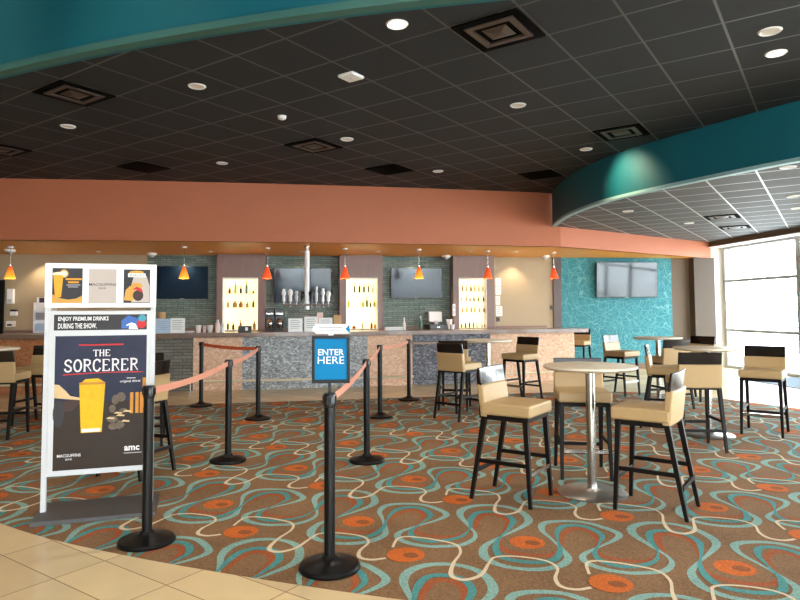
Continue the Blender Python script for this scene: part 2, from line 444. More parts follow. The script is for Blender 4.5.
# carpet with its inlaid pattern: one cell of 1.195 m repeats along two axes
PU = Vector((.9365,-.3507)); PW = Vector((.3507,.9365)); PO = Vector((.04,3.955)); PL = 1.195
outer = [(.121,.166),(.218,.22),(.262,.32),(.25,.42),(.17,.555),(.09,.69),(.075,.81),(.14,.915),(.265,.96),(.394,.92),(.48,.80),(.50,.69),(.455,.55),(.38,.37),(.345,.245),(.375,.111),(.46,.035),(.571,.019),(.663,.045),(.741,.111),(.778,.216),(.748,.317),(.668,.471),(.597,.596),(.591,.719),(.675,.79),(.81,.816),(.937,.752),(1.009,.675),(.986,.569),(.91,.434),(.844,.295),(.876,.198),(.962,.152),(1.063,.146)]
inner = [(.203,.49),(.172,.63),(.172,.76),(.235,.82),(.337,.81),(.41,.713),(.415,.567),(.393,.36),(.41,.225),(.461,.13),(.555,.109),(.651,.13),(.715,.192),(.727,.324),(.70,.467),(.681,.591),(.70,.70),(.77,.746),(.851,.721),(.921,.627),(.916,.513),(.902,.402),(.901,.329),(.939,.247),(1.025,.213),(1.117,.251),(1.19,.351)]
orng = [(.235,.5),(.21,.637),(.224,.754),(.307,.77),(.386,.683),(.40,.49),(.41,.30),(.462,.229),(.559,.207),(.657,.228),(.72,.30),(.722,.444),(.719,.588),(.776,.684),(.855,.66),(.899,.538),(.902,.402),(.946,.318),(1.051,.301),(1.154,.338),(1.215,.43)]
cream = [(-.11,.066),(-.13,.185),(-.10,.237),(-.03,.25),(.053,.25),(.189,.22),(.246,.12),(.25,-.03),(.28,-.17),(.351,-.195),(.41,-.115),(.415,.035),(.43,.12),(.53,.165),(.67,.16),(.74,.09),(.745,-.035),(.78,-.115),(.85,-.125),(.91,-.08)]
def ribbon(pts, closed, wfun):
    if closed:
        ext = [(a-1, b) for a, b in pts[-3:]] + pts + [(a+1, b) for a, b in pts[:4]]
        dense = catmull(ext, 5)[3*5:(3+len(pts))*5+1]
    else: dense = catmull(pts, 5)
    out = []
    for i, p in enumerate(dense):
        a = Vector(dense[max(i-1, 0)]); b = Vector(dense[min(i+1, len(dense)-1)]); t = (b-a).normalized()
        w = wfun(p, t, i/(len(dense)-1)); out.append((p[0]-t.y*w, p[1]+t.x*w, p[0]+t.y*w, p[1]-t.x*w))
    return out
neck = lambda b, c, k: min(1., abs(b-c)/k)
ribs = [ (ribbon(orng, True, lambda p, t, s: (.005+.015*neck(p[1], .46, .22))), 1, .0006),
         (ribbon(outer, True, lambda p, t, s: (.008+.017*neck(p[1], .45, .30)*(.55+.45*abs(t.y)))), 2, .0012),
         (ribbon(inner, True, lambda p, t, s: (.005+.015*neck(p[1], .46, .22))), 3, .0018),
         (ribbon(cream, False, lambda p, t, s: .007+.007*neck(p[1], .05, .28)*(.4+.6*(p[1] < .05))), 4, .0024) ]
mb = MB(); ZC = -.003
mb.poly([[(x*1.0, y*1.0) for x, y in [(-9.3,2.4),(7.6,2.4),(7.6,12.1),(-9.3,12.1)]]], ZC)
xs = [p[0] for p in carpet_loop]; ys = [p[1] for p in carpet_loop]
def inside(x, y):
    c = False; n = len(carpet_loop)
    for i in range(n):
        (x1, y1), (x2, y2) = carpet_loop[i], carpet_loop[i-1]
        if (y1 > y) != (y2 > y) and x < (x2-x1)*(y-y1)/(y2-y1)+x1: c = not c
    return c
near = lambda p: any(inside(p.x+dx, p.y+dy) for dx in (-.2, 0, .2) for dy in (-.2, 0, .2))
for ci in range(-9, 9):
    for cj in range(-9, 10):
        w2 = lambda a, b: PO + PU*PL*(a+ci) + PW*PL*(b+cj)
        c = w2(.5, .5)
        if not (-9.5 < c.x < 8 and 1.8 < c.y < 12.4): continue
        for ls, mi, dz in ribs:
            mb.cur = mi
            for i in range(len(ls)-1):
                p, q = ls[i], ls[i+1]
                P = [w2(p[2],p[3]), w2(q[2],q[3]), w2(q[0],q[1]), w2(p[0],p[1])]
                if near(P[0]): mb.add([(v.x, v.y, ZC+dz) for v in P], [(0,1,2,3)])
        for (a, b, r, dz) in ((.547,.385,.095,.0003), (.99,-.005,.098,.0027)):
            cc = w2(a, b)
            if not near(cc): continue
            n = 22
            mb.cur = 5
            mb.add([(*w2(a+r*1.0*math.cos(2*PI*k/n), b+r*math.sin(2*PI*k/n)), ZC+dz) for k in range(n)], [tuple(range(n))])
            mb.cur = 6
            ox = .028
            mb.add([(*w2(a+ox+.042*math.cos(2*PI*k/n), b+.035*math.sin(2*PI*k/n)), ZC+dz+.0002) for k in range(n)], [tuple(range(n))])
mb.cur = 0
P_base = pile_mat('brown carpet pile', lin(136,104,76)); P_or = pile_mat('rust carpet pile', lin(164,90,56)); P_t1 = pile_mat('pale teal carpet pile', lin(138,174,166))
P_t2 = pile_mat('teal carpet pile', lin(84,146,146)); P_cr = pile_mat('cream carpet pile', lin(224,204,174), .2); P_do = pile_mat('orange carpet pile', lin(200,104,48)); P_dc = pile_mat('rust brown carpet pile', lin(144,86,52))
car = st(mb.build('floor_carpet', [P_base, P_or, P_t1, P_t2, P_cr, P_do, P_dc]))

mb = MB(); mb.poly([[(-60,-60),(70,-60),(70,60),(-60,60)]], -.06)
st(mb.build('ground', M_concrete))

# ------------------------------------------------------------------ setting: ceilings and walls
mb = MB(); mb.poly([[(x, y+.05) for x, y in LB] + [(x+.06, y+.03) for x, y in reversed(RB[:-1])] + [(x, y+.08) for x, y in reversed([p for p in fascia if p[0] < 3.1])]], HC+.001, False)
st(mb.build('ceiling', M_ceil))
mb = MB()
i0 = min(range(len(fascia)), key=lambda i: abs(fascia[i][0]-3.12))
mb.poly([RB + [(winX(16.15), 16.15)] + list(reversed(fascia[i0:]))], HL, False)
st(mb.build('ceiling_lower', M_ceil_lit))
mb = MB(); mb.poly([fascia + [(8.1, Yw(8.1)+.05), (XL, Yw(XL)+.05)]], HS, False)
st(mb.build('ceiling_soffit', M_soffit))
mb = MB(); mb.poly([[(XL-.1,-8.2),(winX(-8.2),-8.2),(winX(9.4)+.1,9.4),(XL-.1,9.4)]], HT, False)
st(mb.build('ceiling_lobby', M_lobceil))

def band(name, pts, z0, z1, m, thick, trim=None):
    """curved bulkhead with real thickness, front along pts (left to right as seen from the lobby)"""
    back = []
    for i in range(len(pts)):
        a = Vector(pts[max(i-1, 0)]); b = Vector(pts[min(i+1, len(pts)-1)]); t = (b-a).normalized()
        back.append((pts[i][0]-t.y*thick, pts[i][1]+t.x*thick))
    mb = MB()
    n = len(pts)
    for z, up in ((z0, False), (z1, True)):
        for i in range(n-1):
            q = [(*pts[i], z), (*pts[i+1], z), (*back[i+1], z), (*back[i], z)]
            mb.add(q if up else list(reversed(q)), [(0,1,2,3)])
    for i in range(n-1):
        mb.add([(*pts[i], z0), (*pts[i+1], z0), (*pts[i+1], z1), (*pts[i], z1)], [(0,1,2,3)])
        mb.add([(*back[i], z0), (*back[i+1], z0), (*back[i+1], z1), (*back[i], z1)], [(3,2,1,0)])
    return st(mb.build(name, m, smooth=40))
band('wall_fascia', fascia, HS, HC, M_orange, .12)
band('wall_bulkhead_right', RB, HL, HC, M_teal, .12)
band('trim_1', [(x-.02, y-.01) for x, y in RB], HL-.01, HL+.035, M_rim, .1)
band('wall_bulkhead_lobby', LB, HC-.004, HT, M_teal, .12)
band('trim_2', [(x-.01, y-.03) for x, y in LB], HC-.01, HC+.055, M_teal_edge, .1)

def wallbox(name, x0, x1, z0, z1, m, off=0., thick=.15):
    """piece of the back wall between two stations, in the wall's own frame"""
    mb = MB(); L = (x1-x0)/math.cos(TW)
    mb.box(0, L, 0, thick, z0, z1)
    mb.uv = [(x0+v[0], v[2]) for v in mb.v]
    return st(mb.build(name, m, loc=(x0+off*math.sin(TW), Yw(x0)-off*math.cos(TW), 0), rz=TW))
wallbox('wall_back_left', XL-.1, -5.75, 0, HS, M_beige)
wallbox('wall_back_stone', -5.75, 2.25, 0, HS, M_stone)
wallbox('wall_back_beige', 2.25, 3.78, 0, HS, M_beige)
wallbox('wall_back_post', 3.78, 3.98, 0, HS, M_pillar_side, .05)
wallbox('wall_back_teal', 3.96, 6.9, 0, HS, M_wave)
wallbox('wall_back_taupe', 6.9, 7.9, 0, HL, M_brownwall)
wallbox('wall_back_jamb', 7.9, 8.3, 0, HL, M_jamb, .05)
wallbox('wall_corner', 7.38, 7.93, 0, HS, M_wall_shaded, .22, .22)

# left, rear and right walls of the hall
mb = MB(); mb.box(XL-.25, XL, -8.3, Yw(XL)+.2, 0, HT); st(mb.build('wall_left', M_lobby))
mb = MB(); mb.box(XL-.2, -2.4, -8.3, -8.05, 0, HT); st(mb.build('wall_rear', M_lobdark))
mb = MB(); mb.box(-2.4, winX(-8.2)+.2, -8.3, -8.05, 4.2, HT); st(mb.build('wall_rear_header', M_lobdark))
WD = Vector((.1338, -.991)); WA = math.atan2(WD.y, WD.x)   # along the window wall, towards the camera
W0 = (8.3, 16.2)
def wframe(name, parent=None): ...
def win_bay(name, t0, t1, zs, parent_loc=True):
    r = empty(name, (W0[0], W0[1], 0), WA); st(r)
    f = MB()
    f.box(t0, t0+.06, -.05, .07, 0, 3.06); f.box(t1-.06, t1, -.05, .07, 0, 3.06)
    for z in zs: f.box(t0+.06, t1-.06, -.045, .065, z-.035, z+.035)
    f.build('window_frame', M_alu, r, bevel=.004)
    g = MB(); g.box(t0+.06, t1-.06, .005, .015, .05, 3.05); g.build('window_glass', M_glass, r)
    return r
win_bay('window_1', .12, 2.62, (.04, .95, 2.19, 3.03))
d = empty('door_1', (W0[0], W0[1], 0), WA); st(d)
f = MB(); f.box(2.62, 2.72, -.06, .08, 0, 3.06); f.box(4.52, 4.62, -.06, .08, 0, 3.06); f.box(2.72, 4.52, -.06, .08, 2.17, 2.29); f.box(2.72, 4.52, -.05, .07, 3.0, 3.06)
f.build('door_frame', M_alu, d, bevel=.004)
for a, b in ((2.73, 3.61), (3.63, 4.51)):
    f = MB(); f.box(a, a+.09, -.03, .03, .01, 2.16); f.box(b-.09, b, -.03, .03, .01, 2.16); f.box(a+.09, b-.09, -.03, .03, .01, .25); f.box(a+.09, b-.09, -.03, .03, 2.04, 2.16)
    lf = f.build('door_leaf', M_alu, d, bevel=.004)
    f = MB(); hx = b-.05 if a < 3 else a+.05
    f.tube([(hx, -.03, .85), (hx, -.09, .85), (hx, -.09, 1.25), (hx, -.03, 1.25)], .014); f.build('door_handle', M_chrome, lf, smooth=40)
    f = MB(); f.box(a+.09, b-.09, -.005, .005, .25, 2.04); f.build('door_glass', M_glass, d)
f = MB(); f.box(2.72, 4.52, -.005, .005, 2.29, 3.0); f.build('transom_glass', M_glass, d)
k = 2
for t0 in (4.62, 7.12, 9.62, 12.12, 14.62, 17.12, 19.62, 22.0):
    win_bay('window_%d' % k, t0, min(t0+2.5, 24.4), (.04, .95, 2.19, 3.03)); k += 1
mb = MB(); mb.box(-.3, 24.5, -.02, .2, 3.06, HT); o = st(mb.build('wall_right', M_beige, loc=(*W0, 0), rz=WA))
mb = MB(); mb.box(-.1, .12, -.03, .2, 0, HL); st(mb.build('wall_right_return', M_jamb, loc=(*W0, 0), rz=WA))
mb = MB(); mb.box(-.1, 13.2, -.42, -.02, 3.07, HL); st(mb.build('trim_3', M_brownwall, loc=(*W0, 0), rz=WA))
mb = MB(); mb.box(-.1, 13.2, -.44, -.05, 3.05, 3.07); st(mb.build('trim_4', M_white, loc=(*W0, 0), rz=WA))
# glazed front of the lobby behind the photographer
for i in range(5):
    x0 = -2.4+i*2.8; x1 = min(x0+2.8, winX(-8.2)-.1)
    r = st(empty('window_%d' % (20+i), (0, -8.1, 0)))
    f = MB(); f.box(x0, x0+.07, -.06, .06, 0, 4.2); f.box(x1-.07, x1, -.06, .06, 0, 4.2)
    for z in (.04, 1.0, 2.3, 4.16): f.box(x0+.07, x1-.07, -.05, .05, z-.035, z+.035)
    f.build('window_frame', M_alu, r)
    g = MB(); g.box(x0+.07, x1-.07, -.005, .005, .05, 4.15); g.build('window_glass', M_glass, r)
# baseboard of the back wall at the right
mb = MB(); mb.box(0, 3.2, -.015, 0, 0, .14); st(mb.build('baseboard_back', M_edge, loc=(4.0, Yw(4.0), 0), rz=TW))

# ------------------------------------------------------------------ wood pillars with backlit bottle cabinets
ORD = ['leftmost', 'second from left', 'third from left', 'fourth from left', 'fifth from left', 'sixth from left', 'seventh from left', 'eighth from left']
B_MATS = {c: mat(c+' bottle glass', k, .15, var=.1) for c, k in dict(amber=lin(176,112,40), yellow=lin(226,196,60), pale=lin(188,176,140), dark=lin(46,38,26), green=lin(110,128,50), tan=lin(200,150,96), red=lin(186,66,34)).items()}
B_cap = mat('bottle cap', lin(40,32,26), .4)
def bottle(c, r, h, squat, loc, label, group):
    f = MB(); n = 12
    if squat: f.lathe([(r*.9,0),(r,h*.05),(r,h*.6),(r*.55,h*.75),(r*.4,h*.8),(r*.4,h*.9)], n)
    else: f.lathe([(r*.92,0),(r,h*.03),(r,h*.55),(r*.75,h*.66),(r*.36,h*.76),(r*.34,h*.92)], n)
    o = f.build('bottle', B_MATS[c], smooth=50, loc=loc)
    f = MB(); z0 = h*.9 if squat else h*.92
    f.lathe([(r*.44,z0),(r*.44,h)], n); f.build('cap', B_cap, o, smooth=50)
    tag(o, label, 'bottle', group)
    return o
cabs = [ # pillar x0,x1 ; niche x0,x1 ; name ; shelf rows (bottom y in photo, [(px, height px, half width px, colour, squat)])
 (-4.13, -3.06, -4.00, -3.22, 'left', [
   (293.6, [(229.6,6.6,1.3,'amber',0),(235.4,12.8,1.1,'yellow',0),(240.8,7.2,1.2,'dark',0),(246.5,12.6,1.2,'green',0),(253.4,3.2,1.2,'tan',1)]),
   (307.6, [(228,7.5,1.1,'pale',0),(234.9,6.8,2.2,'tan',1),(240.9,6.4,2.0,'amber',1),(247.3,5.8,1.4,'tan',0),(253.3,8,1.2,'green',0)]),
   (326.6, [(227.9,8.8,1.1,'dark',0),(233.3,7,1.3,'dark',0),(240.6,9.6,1.3,'amber',0),(247.3,4.2,1.4,'pale',1),(254.3,8.2,1.6,'tan',1)])]),
 (-1.39, -.40, -1.25, -.52, 'middle', [
   (292.7, [(354.6,9.6,.8,'dark',0),(359.6,9.4,.9,'dark',0),(364,9,1,'dark',0),(368.4,9,.8,'dark',0),(373,8,.8,'pale',0)]),
   (307.3, [(348.7,7,1.2,'yellow',1),(363,6,1.2,'yellow',1),(367,10,1.2,'green',0),(370.5,6,.8,'dark',0),(374.5,7,1.3,'yellow',0)]),
   (325.5, [(349,5,.9,'pale',1),(354,3,1.8,'red',1),(362.5,7,.8,'pale',0),(371.5,7,1.2,'red',0),(375,6,1,'amber',0)])]),
 (1.26, 2.25, 1.39, 2.06, 'right', [
   (291.5, [(462.8,7.5,.8,'amber',0),(466.5,7,.8,'pale',0),(471,6.5,.9,'dark',0),(474.8,7,.8,'yellow',0),(479,6.8,.8,'pale',0),(482.8,6.6,.8,'pale',0)]),
   (301.5, [(461.5,5.4,.7,'pale',0),(466.5,6.6,.8,'pale',0),(470,4,.8,'amber',0),(474,5.2,.8,'dark',0),(478.5,5,.8,'green',0),(483.5,5.6,.8,'dark',0)]),
   (312.5, [(462.5,6,.8,'amber',0),(467,7,.9,'yellow',0),(471.3,6.6,.8,'amber',0),(475,6.8,.8,'yellow',0),(479.5,5.4,.8,'pale',0),(484,5.6,.9,'amber',0)]),
   (324.5, [(461.5,5,1,'amber',0),(465.5,6.6,.8,'dark',0),(469.5,6.8,.8,'dark',0),(473.5,6.6,.8,'amber',0),(477,5,.8,'pale',0),(482,4.6,.9,'pale',0),(484.2,4,.7,'amber',0)])]),
]
ROWN = {3: ['top', 'middle', 'bottom'], 4: ['top', 'second', 'third', 'bottom']}
for pi, (x0, x1, n0, n1, nm, rows) in enumerate(cabs):
    loc = (x0, Yw(x0)-.35, 0); c_ = math.cos(TW)
    L = (x1-x0)/c_; a = (n0-x0)/c_; b = (n1-x0)/c_; zb, zt = 1.06, 2.25
    f = MB()
    f.box(0, a, 0, .34, 0, HS); f.box(b, L, 0, .34, 0, HS); f.box(a, b, 0, .34, zt, HS); f.box(a, b, 0, .34, 0, zb); f.box(a, b, .30, .34, zb, zt)
    st(f.build('wall_pillar_%d' % (pi+1), M_pillar, loc=loc, rz=TW))
    r = empty('display_cabinet', (x0+a*c_, Yw(x0)-.35+a*math.sin(TW), zb), TW, 'backlit bottle cabinet set in the %s wooden pillar behind the bar' % nm, 'cabinet', 'backlit bottle cabinets')
    W = b-a; Hh = zt-zb
    f = MB(); f.box(.012, W-.012, .27, .29, .012, Hh-.012); f.build('light_panel', M_box, r)
    f = MB(); f.box(0, .012, -.006, .295, 0, Hh); f.box(W-.012, W, -.006, .295, 0, Hh); f.box(.012, W-.012, -.006, .295, 0, .012); f.box(.012, W-.012, -.006, .295, Hh-.03, Hh)
    f.build('frame', M_white, r)
    for ri, (yb, bs) in enumerate(rows):
        zz = atwall((bs[0][0]+bs[-1][0])/2, yb, .22).z
        if ri < len(rows)-1:
            f = MB(); f.box(.012, W-.012, .04, .268, zz-.01-zb, zz-zb); f.build('shelf', M_glass, r)
        else: zz = zb+.012
        for bi, (px, hp, wp, colr, sq) in enumerate(bs):
            p = atwall(px, yb, .22); s = p.y/F_PX
            word = {'pale': 'clear'}.get(colr, colr)
            bottle(colr, max(wp*s, .018), hp*s, sq, (p.x, p.y, zz+.001),
                   '%s bottle, %s on the %s shelf of the %s backlit cabinet' % (word, ORD[bi], ROWN[len(rows)][ri], nm), 'bottles in the backlit cabinets')

# ------------------------------------------------------------------ bar
def barX(px, off=0.):
    x = 0.
    for _ in range(30): x = (px-400)/F_PX*(Yb(x)+off-.05)
    return x
def onbar(px, off=0.):
    x = barX(px, off); return x, Yb(x)+off
def curve(x0, x1, off, n=None):
    n = n or max(2, int(abs(x1-x0)/.25)+2)
    return [(x0+(x1-x0)*i/(n-1), Yb(x0+(x1-x0)*i/(n-1))+off) for i in range(n)]
bar = empty('bar_counter', (0, Yb(0), 0), 0, 'long curved bar with brown counter and alternating stone and tan front panels', 'bar counter')
OX = Vector((0, Yb(0)))
def loc_(pts): return [(x-OX.x, y-OX.y) for x, y in pts]
XE = barX(574)
f = MB(); f.prism(loc_(curve(XL+.02, XE-.02, .03) + list(reversed(curve(XL+.02, XE-.02, .5)))), 0, 1.01); f.build('body', M_pillar_side, bar)
xt = 3.98
f = MB(); f.prism(loc_(curve(XL+.02, xt, -.28) + list(reversed(curve(XL+.02, xt, .62)))), 1.01, 1.09); f.build('countertop', M_counter, bar, bevel=.012)
stops = [(XL+.02, barX(45), M_barorange, 'orange brown front panel'), (barX(45), barX(193), M_barstone2, 'grey stacked stone front panel'), (barX(193), barX(242), M_bartan, 'tan front panel'), (barX(242), barX(367), M_barstone, 'grey split stone front panel'),
         (barX(367), barX(412), M_bartan, 'tan front panel'), (barX(412), barX(490), M_bardark, 'dark slate front panel under the low counter'), (barX(490), XE, M_bartan, 'tan front panel')]
for a, b, m_, lb in stops:
    f = MB(); out = loc_(curve(a, b, 0)); 
    strip_uv(f, out, .0, 1.01, a)
    n0 = len(f.v)
    ins = loc_(curve(a, b, .03)); f.uv += [(0, 0)]*(4*len(ins)); k0 = len(f.f)
    n = len(out); o_ = len(f.v)
    f.v += [(x, y, z) for z in (0., 1.01) for x, y in ins] + [(x, y, z) for z in (0., 1.01) for x, y in out]
    for i in range(n-1):
        f.f.append([o_+i+1, o_+i, o_+n+i, o_+n+i+1]); f.mi.append(0)
        f.f.append([o_+2*n+i, o_+i, o_+i+1, o_+2*n+i+1]); f.mi.append(0)
        f.f.append([o_+3*n+i, o_+3*n+i+1, o_+n+i+1, o_+n+i]); f.mi.append(0)
    f.f.append([o_, o_+2*n, o_+3*n, o_+n]); f.mi.append(0)
    f.f.append([o_+3*n-1, o_+n-1, o_+2*n-1, o_+4*n-1]); f.mi.append(0)
    o = f.build('front_panel', m_, bar); o['label'] = lb
f = MB(); f.box(XE-.02, XE, Yb(XE)-OX.y+.03, Yb(XE)-OX.y+.5, 0, 1.01); f.build('end_panel', M_bartan if False else M_pillar, bar)
a, b = barX(412), barX(497)
f = MB(); f.prism(loc_(curve(a, b, -.42) + list(reversed(curve(a, b, -.005)))), .83, .875); o = f.build('low_counter', M_counter, bar, bevel=.008); o['label'] = 'lower brown ledge on the bar front'
for x0, x1 in ((XL+.1, barX(413)), (barX(497), XE-.05)):
    p = curve(x0, x1, -.2); f = MB(); f.tube([(x-OX.x, y-OX.y, .19) for x, y in p], .022); o = f.build('foot_rail', M_rail, bar, smooth=40)
    n = max(2, int((x1-x0)/1.3)+1)
    for i in range(n):
        x = x0+.1+(x1-x0-.2)*i/(n-1); y = Yb(x)-.2
        g = MB(); g.tube([(x-OX.x, y-OX.y, .19), (x-OX.x, y-OX.y+.19, .19)], .013, 8); g.tube([(x-OX.x, y-OX.y, .17), (x-OX.x, y-OX.y, .001)], .013, 8)
        g.build('rail_bracket', M_chrome, o, smooth=40)
ZB = 1.09
# back counters under the screens, between the pillars
for x0, x1, lb in ((-9.2, -4.2, 'walnut back counter left of the left bottle pillar'), (-3.0, -1.45, 'walnut back counter between left and middle bottle pillars'), (-.34, 1.2, 'walnut back counter between middle and right bottle pillars'), (2.32, 3.6, 'walnut back counter under the beige wall')):
    r = empty('back_counter', (x0, Yw(x0), 0), TW, lb, 'counter', 'back counters'); L = (x1-x0)/math.cos(TW)
    f = MB(); f.box(0, L, -.5, -.01, 0, .99); f.build('cabinet_body', M_pillar_side, r)
    f = MB(); f.box(0, L, -.53, -.005, .99, 1.03); f.build('worktop', M_counter, r, bevel=.005)
    f = MB(); f.box(0, L, -.03, -.005, 1.03, 1.10); f.build('splashback', M_pillar, r)
ZK = 1.03
def onback(px, off=.3):
    p = atwall(px, 322, off); return p.x, p.y

# ------------------------------------------------------------------ televisions
def tv(px0, py0, px1, py1, off, label, yaw=0., tilt=0., scr=None):
    p0 = atwall(px0, py0, off); p1 = atwall(px1, py1, off); w = (p1.x-p0.x)/math.cos(TW); h = p0.z-p1.z
    cx, cy, cz = (p0.x+p1.x)/2, (p0.y+p1.y)/2, (p0.z+p1.z)/2
    r = empty('television', (cx, cy, cz), TW+yaw, label, 'television', 'wall televisions')
    r.rotation_euler = (tilt, 0, TW+yaw)
    f = MB(); f.box(-w/2, w/2, .0, .045, -h/2, h/2); f.build('casing', M_blackgloss, r, bevel=.004)
    f = MB(); f.box(-w/2+.012, w/2-.012, -.003, .0, -h/2+.018, h/2-.012); f.build('screen', scr or M_screen, r)
    f = MB(); f.box(-.2, .2, .045, .06, -.15, .15); f.box(-.06, .06, .06, off-.02 if not yaw else off*.62, -.06, .06); f.build('wall_bracket', M_black, r)
    f = MB(); f.box(-.05, .05, -.006, -.003, -h/2+.004, -h/2+.012); f.build('badge', M_greyframe, r)
tv(156, 266, 208, 299, .14, 'black flat television on stone wall behind the poster stand', tilt=.05)
tv(274, 268, 331, 303, .14, 'flat television on stone wall behind the hanging beer taps', tilt=.05)
tv(391, 268, 442, 298.5, .14, 'flat television on stone wall between middle and right bottle pillars', tilt=.05)
tv(597, 262, 657, 297.5, .2, 'flat television on the teal wall reflecting the windows', yaw=-.06, tilt=.06, scr=M_screen_gloss)

# ------------------------------------------------------------------ hanging beer tap rail
tp = at_y(307, 243, 12.45)
tx, ty = tp.x, tp.y
tap = empty('beer_tap_rail', (tx, ty, 1.52), math.atan(.17), 'steel beer tap rail hanging on a white post above the bar', 'beer taps')
f = MB(); f.lathe([(.05,0),(.05,1.16)], 16); f.build('post', M_white, tap, smooth=40)
f = MB(); f.lathe([(.034,1.16),(.034,1.24),(.06,1.24),(.06,1.259)], 16); f.build('ceiling_flange', M_chrome, tap, smooth=40)
f = MB(); f.box(-.48, .48, -.07, .07, .075, .11); f.build('drip_rail', M_pillar, tap, bevel=.008)
hm = [M_white, M_paper, M_greyframe, M_darkwood, M_blackgloss, M_greyframe, M_white, M_paper]
for i, (px, py) in enumerate([(284.5,289),(291,289),(297,291),(303,291),(311.5,290),(316.5,286.5),(323,288.5),(328.5,291)]):
    dx = (px-307.2)*ty/F_PX; top = at_y(px, py, ty).z-1.52
    f = MB(); T_ = Matrix.Translation((dx, -.03, 0)); h = top-.11
    if i % 3 == 0: pr = [(.014,.11),(.014,.15),(.03,.16),(.026,.11+h*.55),(.04,.11+h*.62),(.04,.11+h*.8),(.028,.11+h*.86),(.03,top)]
    elif i % 3 == 1: pr = [(.014,.11),(.014,.15),(.032,.16),(.03,.11+h*.5),(.045,.11+h*.68),(.045,.11+h*.84),(.02,top)]
    else: pr = [(.014,.11),(.014,.15),(.028,.16),(.036,.11+h*.6),(.02,.11+h*.72),(.034,.11+h*.8),(.03,top)]
    f.lathe(pr, 14, T_); hd = f.build('tap_handle', hm[i], tap, smooth=50)
    f = MB(); f.tube([(dx, -.07, .092), (dx, -.13, .09), (dx, -.135, .03)], .012, 8); f.build('spout', M_chrome, hd, smooth=40)

# ------------------------------------------------------------------ pendants, domes and small lamps of the soffit
def pendant(x, y, z0, m_, label):
    r = empty('pendant_lamp', (x, y, z0), 0, label, 'pendant lamp', 'pendant lamps over the bar')
    h = HS-z0
    f = MB(); f.lathe([(.055,h-.03),(.05,h-.001)], 14); f.build('ceiling_canopy', M_white, r, smooth=40)
    f = MB(); f.lathe([(.004,.27),(.004,h-.03)], 6); f.lathe([(.026,.235),(.026,.275),(.012,.29)], 12); f.build('cord', M_chrome, r, smooth=40)
    f = MB()
    pr = [(.1,.0),(.09,.035),(.068,.11),(.042,.19),(.028,.24)]
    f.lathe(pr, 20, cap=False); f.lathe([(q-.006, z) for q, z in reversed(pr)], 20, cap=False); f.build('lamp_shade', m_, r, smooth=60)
    f = MB(); f.lathe([(.012,.19),(.03,.12),(.034,.09),(.02,.06),(.004,.055)], 12); f.build('bulb', M_lit, r, smooth=60)
    return r
PL_ = [(10,12.27,'leftmost orange cone pendant lamp over the bar',1),(184,12.44,'amber cone pendant lamp in front of the black television',1),(267,12.73,'orange cone pendant lamp at the right edge of the left bottle pillar',0),(345,12.91,'orange cone pendant lamp at left edge of the middle bottle pillar',0),
       (419,13.21,'amber cone pendant lamp in front of the blue grey television',1),(488,13.63,'orange cone pendant lamp by the right bottle pillar',0),(554,14.07,'rightmost orange cone pendant lamp beside the teal wall',0)]
for px, y, lb, am in PL_:
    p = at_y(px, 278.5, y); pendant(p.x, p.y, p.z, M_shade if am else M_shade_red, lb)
def dome(px, py, lb):
    p = at_z(px, py, HS); o = empty('dome_camera', (p.x, p.y, HS-.001), 0, lb, 'security camera', 'dome cameras on the soffit')
    f = MB(); f.lathe([(.06,-.05),(.1,-.045),(.105,0)], 18); f.build('housing', M_white, o, smooth=50)
    f = MB(); f.lathe([(.005,-.1),(.04,-.092),(.062,-.065),(.066,-.05)], 16); f.build('dome', M_greyframe, o, smooth=60)
dome(10, 249.5, 'white dome camera above the leftmost pendant lamp'); dome(152, 253, 'white dome camera above the corner of the poster stand')
dome(446, 255.5, 'white dome camera left of the right bottle pillar'); dome(545, 255.5, 'white dome camera on the soffit above the rightmost pendant')
def downlight(x, y, z, lb, cat_grp, r0=.085, lit=False):
    o = empty('recessed_downlight', (x, y, z), 0, lb, 'ceiling light', cat_grp)
    f = MB(); f.lathe([(r0*.8,-.002),(r0,-.012),(r0*1.12,-.001)], 20, cap=False); f.build('trim_ring', M_white, o, smooth=50)
    f = MB(); f.lathe([(r0*.8,-.003),(r0*.8,-.0025)], 20); f.build('lens', M_lit if lit else M_lens_glow, o)
    return o
for px, lb in ((98,'small soffit downlight right of the poster header'),(210,'soffit downlight left of the left bottle pillar'),(302,'soffit downlight behind the tap post'),(378,'soffit downlight above the right side of middle pillar'),(470,'soffit downlight above the right bottle pillar'),(516,'soffit downlight in front of the beige wall')):
    p = at_z(px, 251.5, HS); downlight(p.x, p.y, HS, lb, 'soffit downlights', .05)

# ------------------------------------------------------------------ main ceiling fixtures
DLS = [(397,24,1,'brightly lit downlight nearest the camera in the dark ceiling'),(197,86,0,'unlit downlight right of the left framed air vent'),(68,126,0,'unlit downlight in the dark ceiling at far left'),(222,163,0,'unlit downlight close above the orange fascia at left'),
       (347,139,0,'unlit downlight right of the small framed vent at ceiling centre'),(518,105,0,'unlit downlight below the large framed vent'),(438,171,0,'unlit downlight near orange fascia between two flat grilles'),(586,149,0,'unlit downlight beside the teal bulkhead'),
       (770,31,0,'round white disc lamp at upper right of the ceiling'),(776,53,1,'lit downlight above the right teal bulkhead')]
for px, py, lit, lb in DLS:
    p = at_z(px, py, HC); downlight(p.x, p.y, HC, lb, 'downlights in the dark ceiling', .085, lit)
for px, py, lb in ((628,211,'downlight at left corner of the grey lower ceiling'),(689,223,'downlight in the middle of the grey lower ceiling'),(788,167,'large round downlight nearest the camera in the lower ceiling'),(793,196,'downlight at right edge of grey lower ceiling'),(797,208,'farther downlight at right edge of the grey lower ceiling')):
    p = at_z(px, py, HL); downlight(p.x, p.y, HL, lb, 'downlights in the grey lower ceiling', .085, False)
GA = math.radians(-34.5)
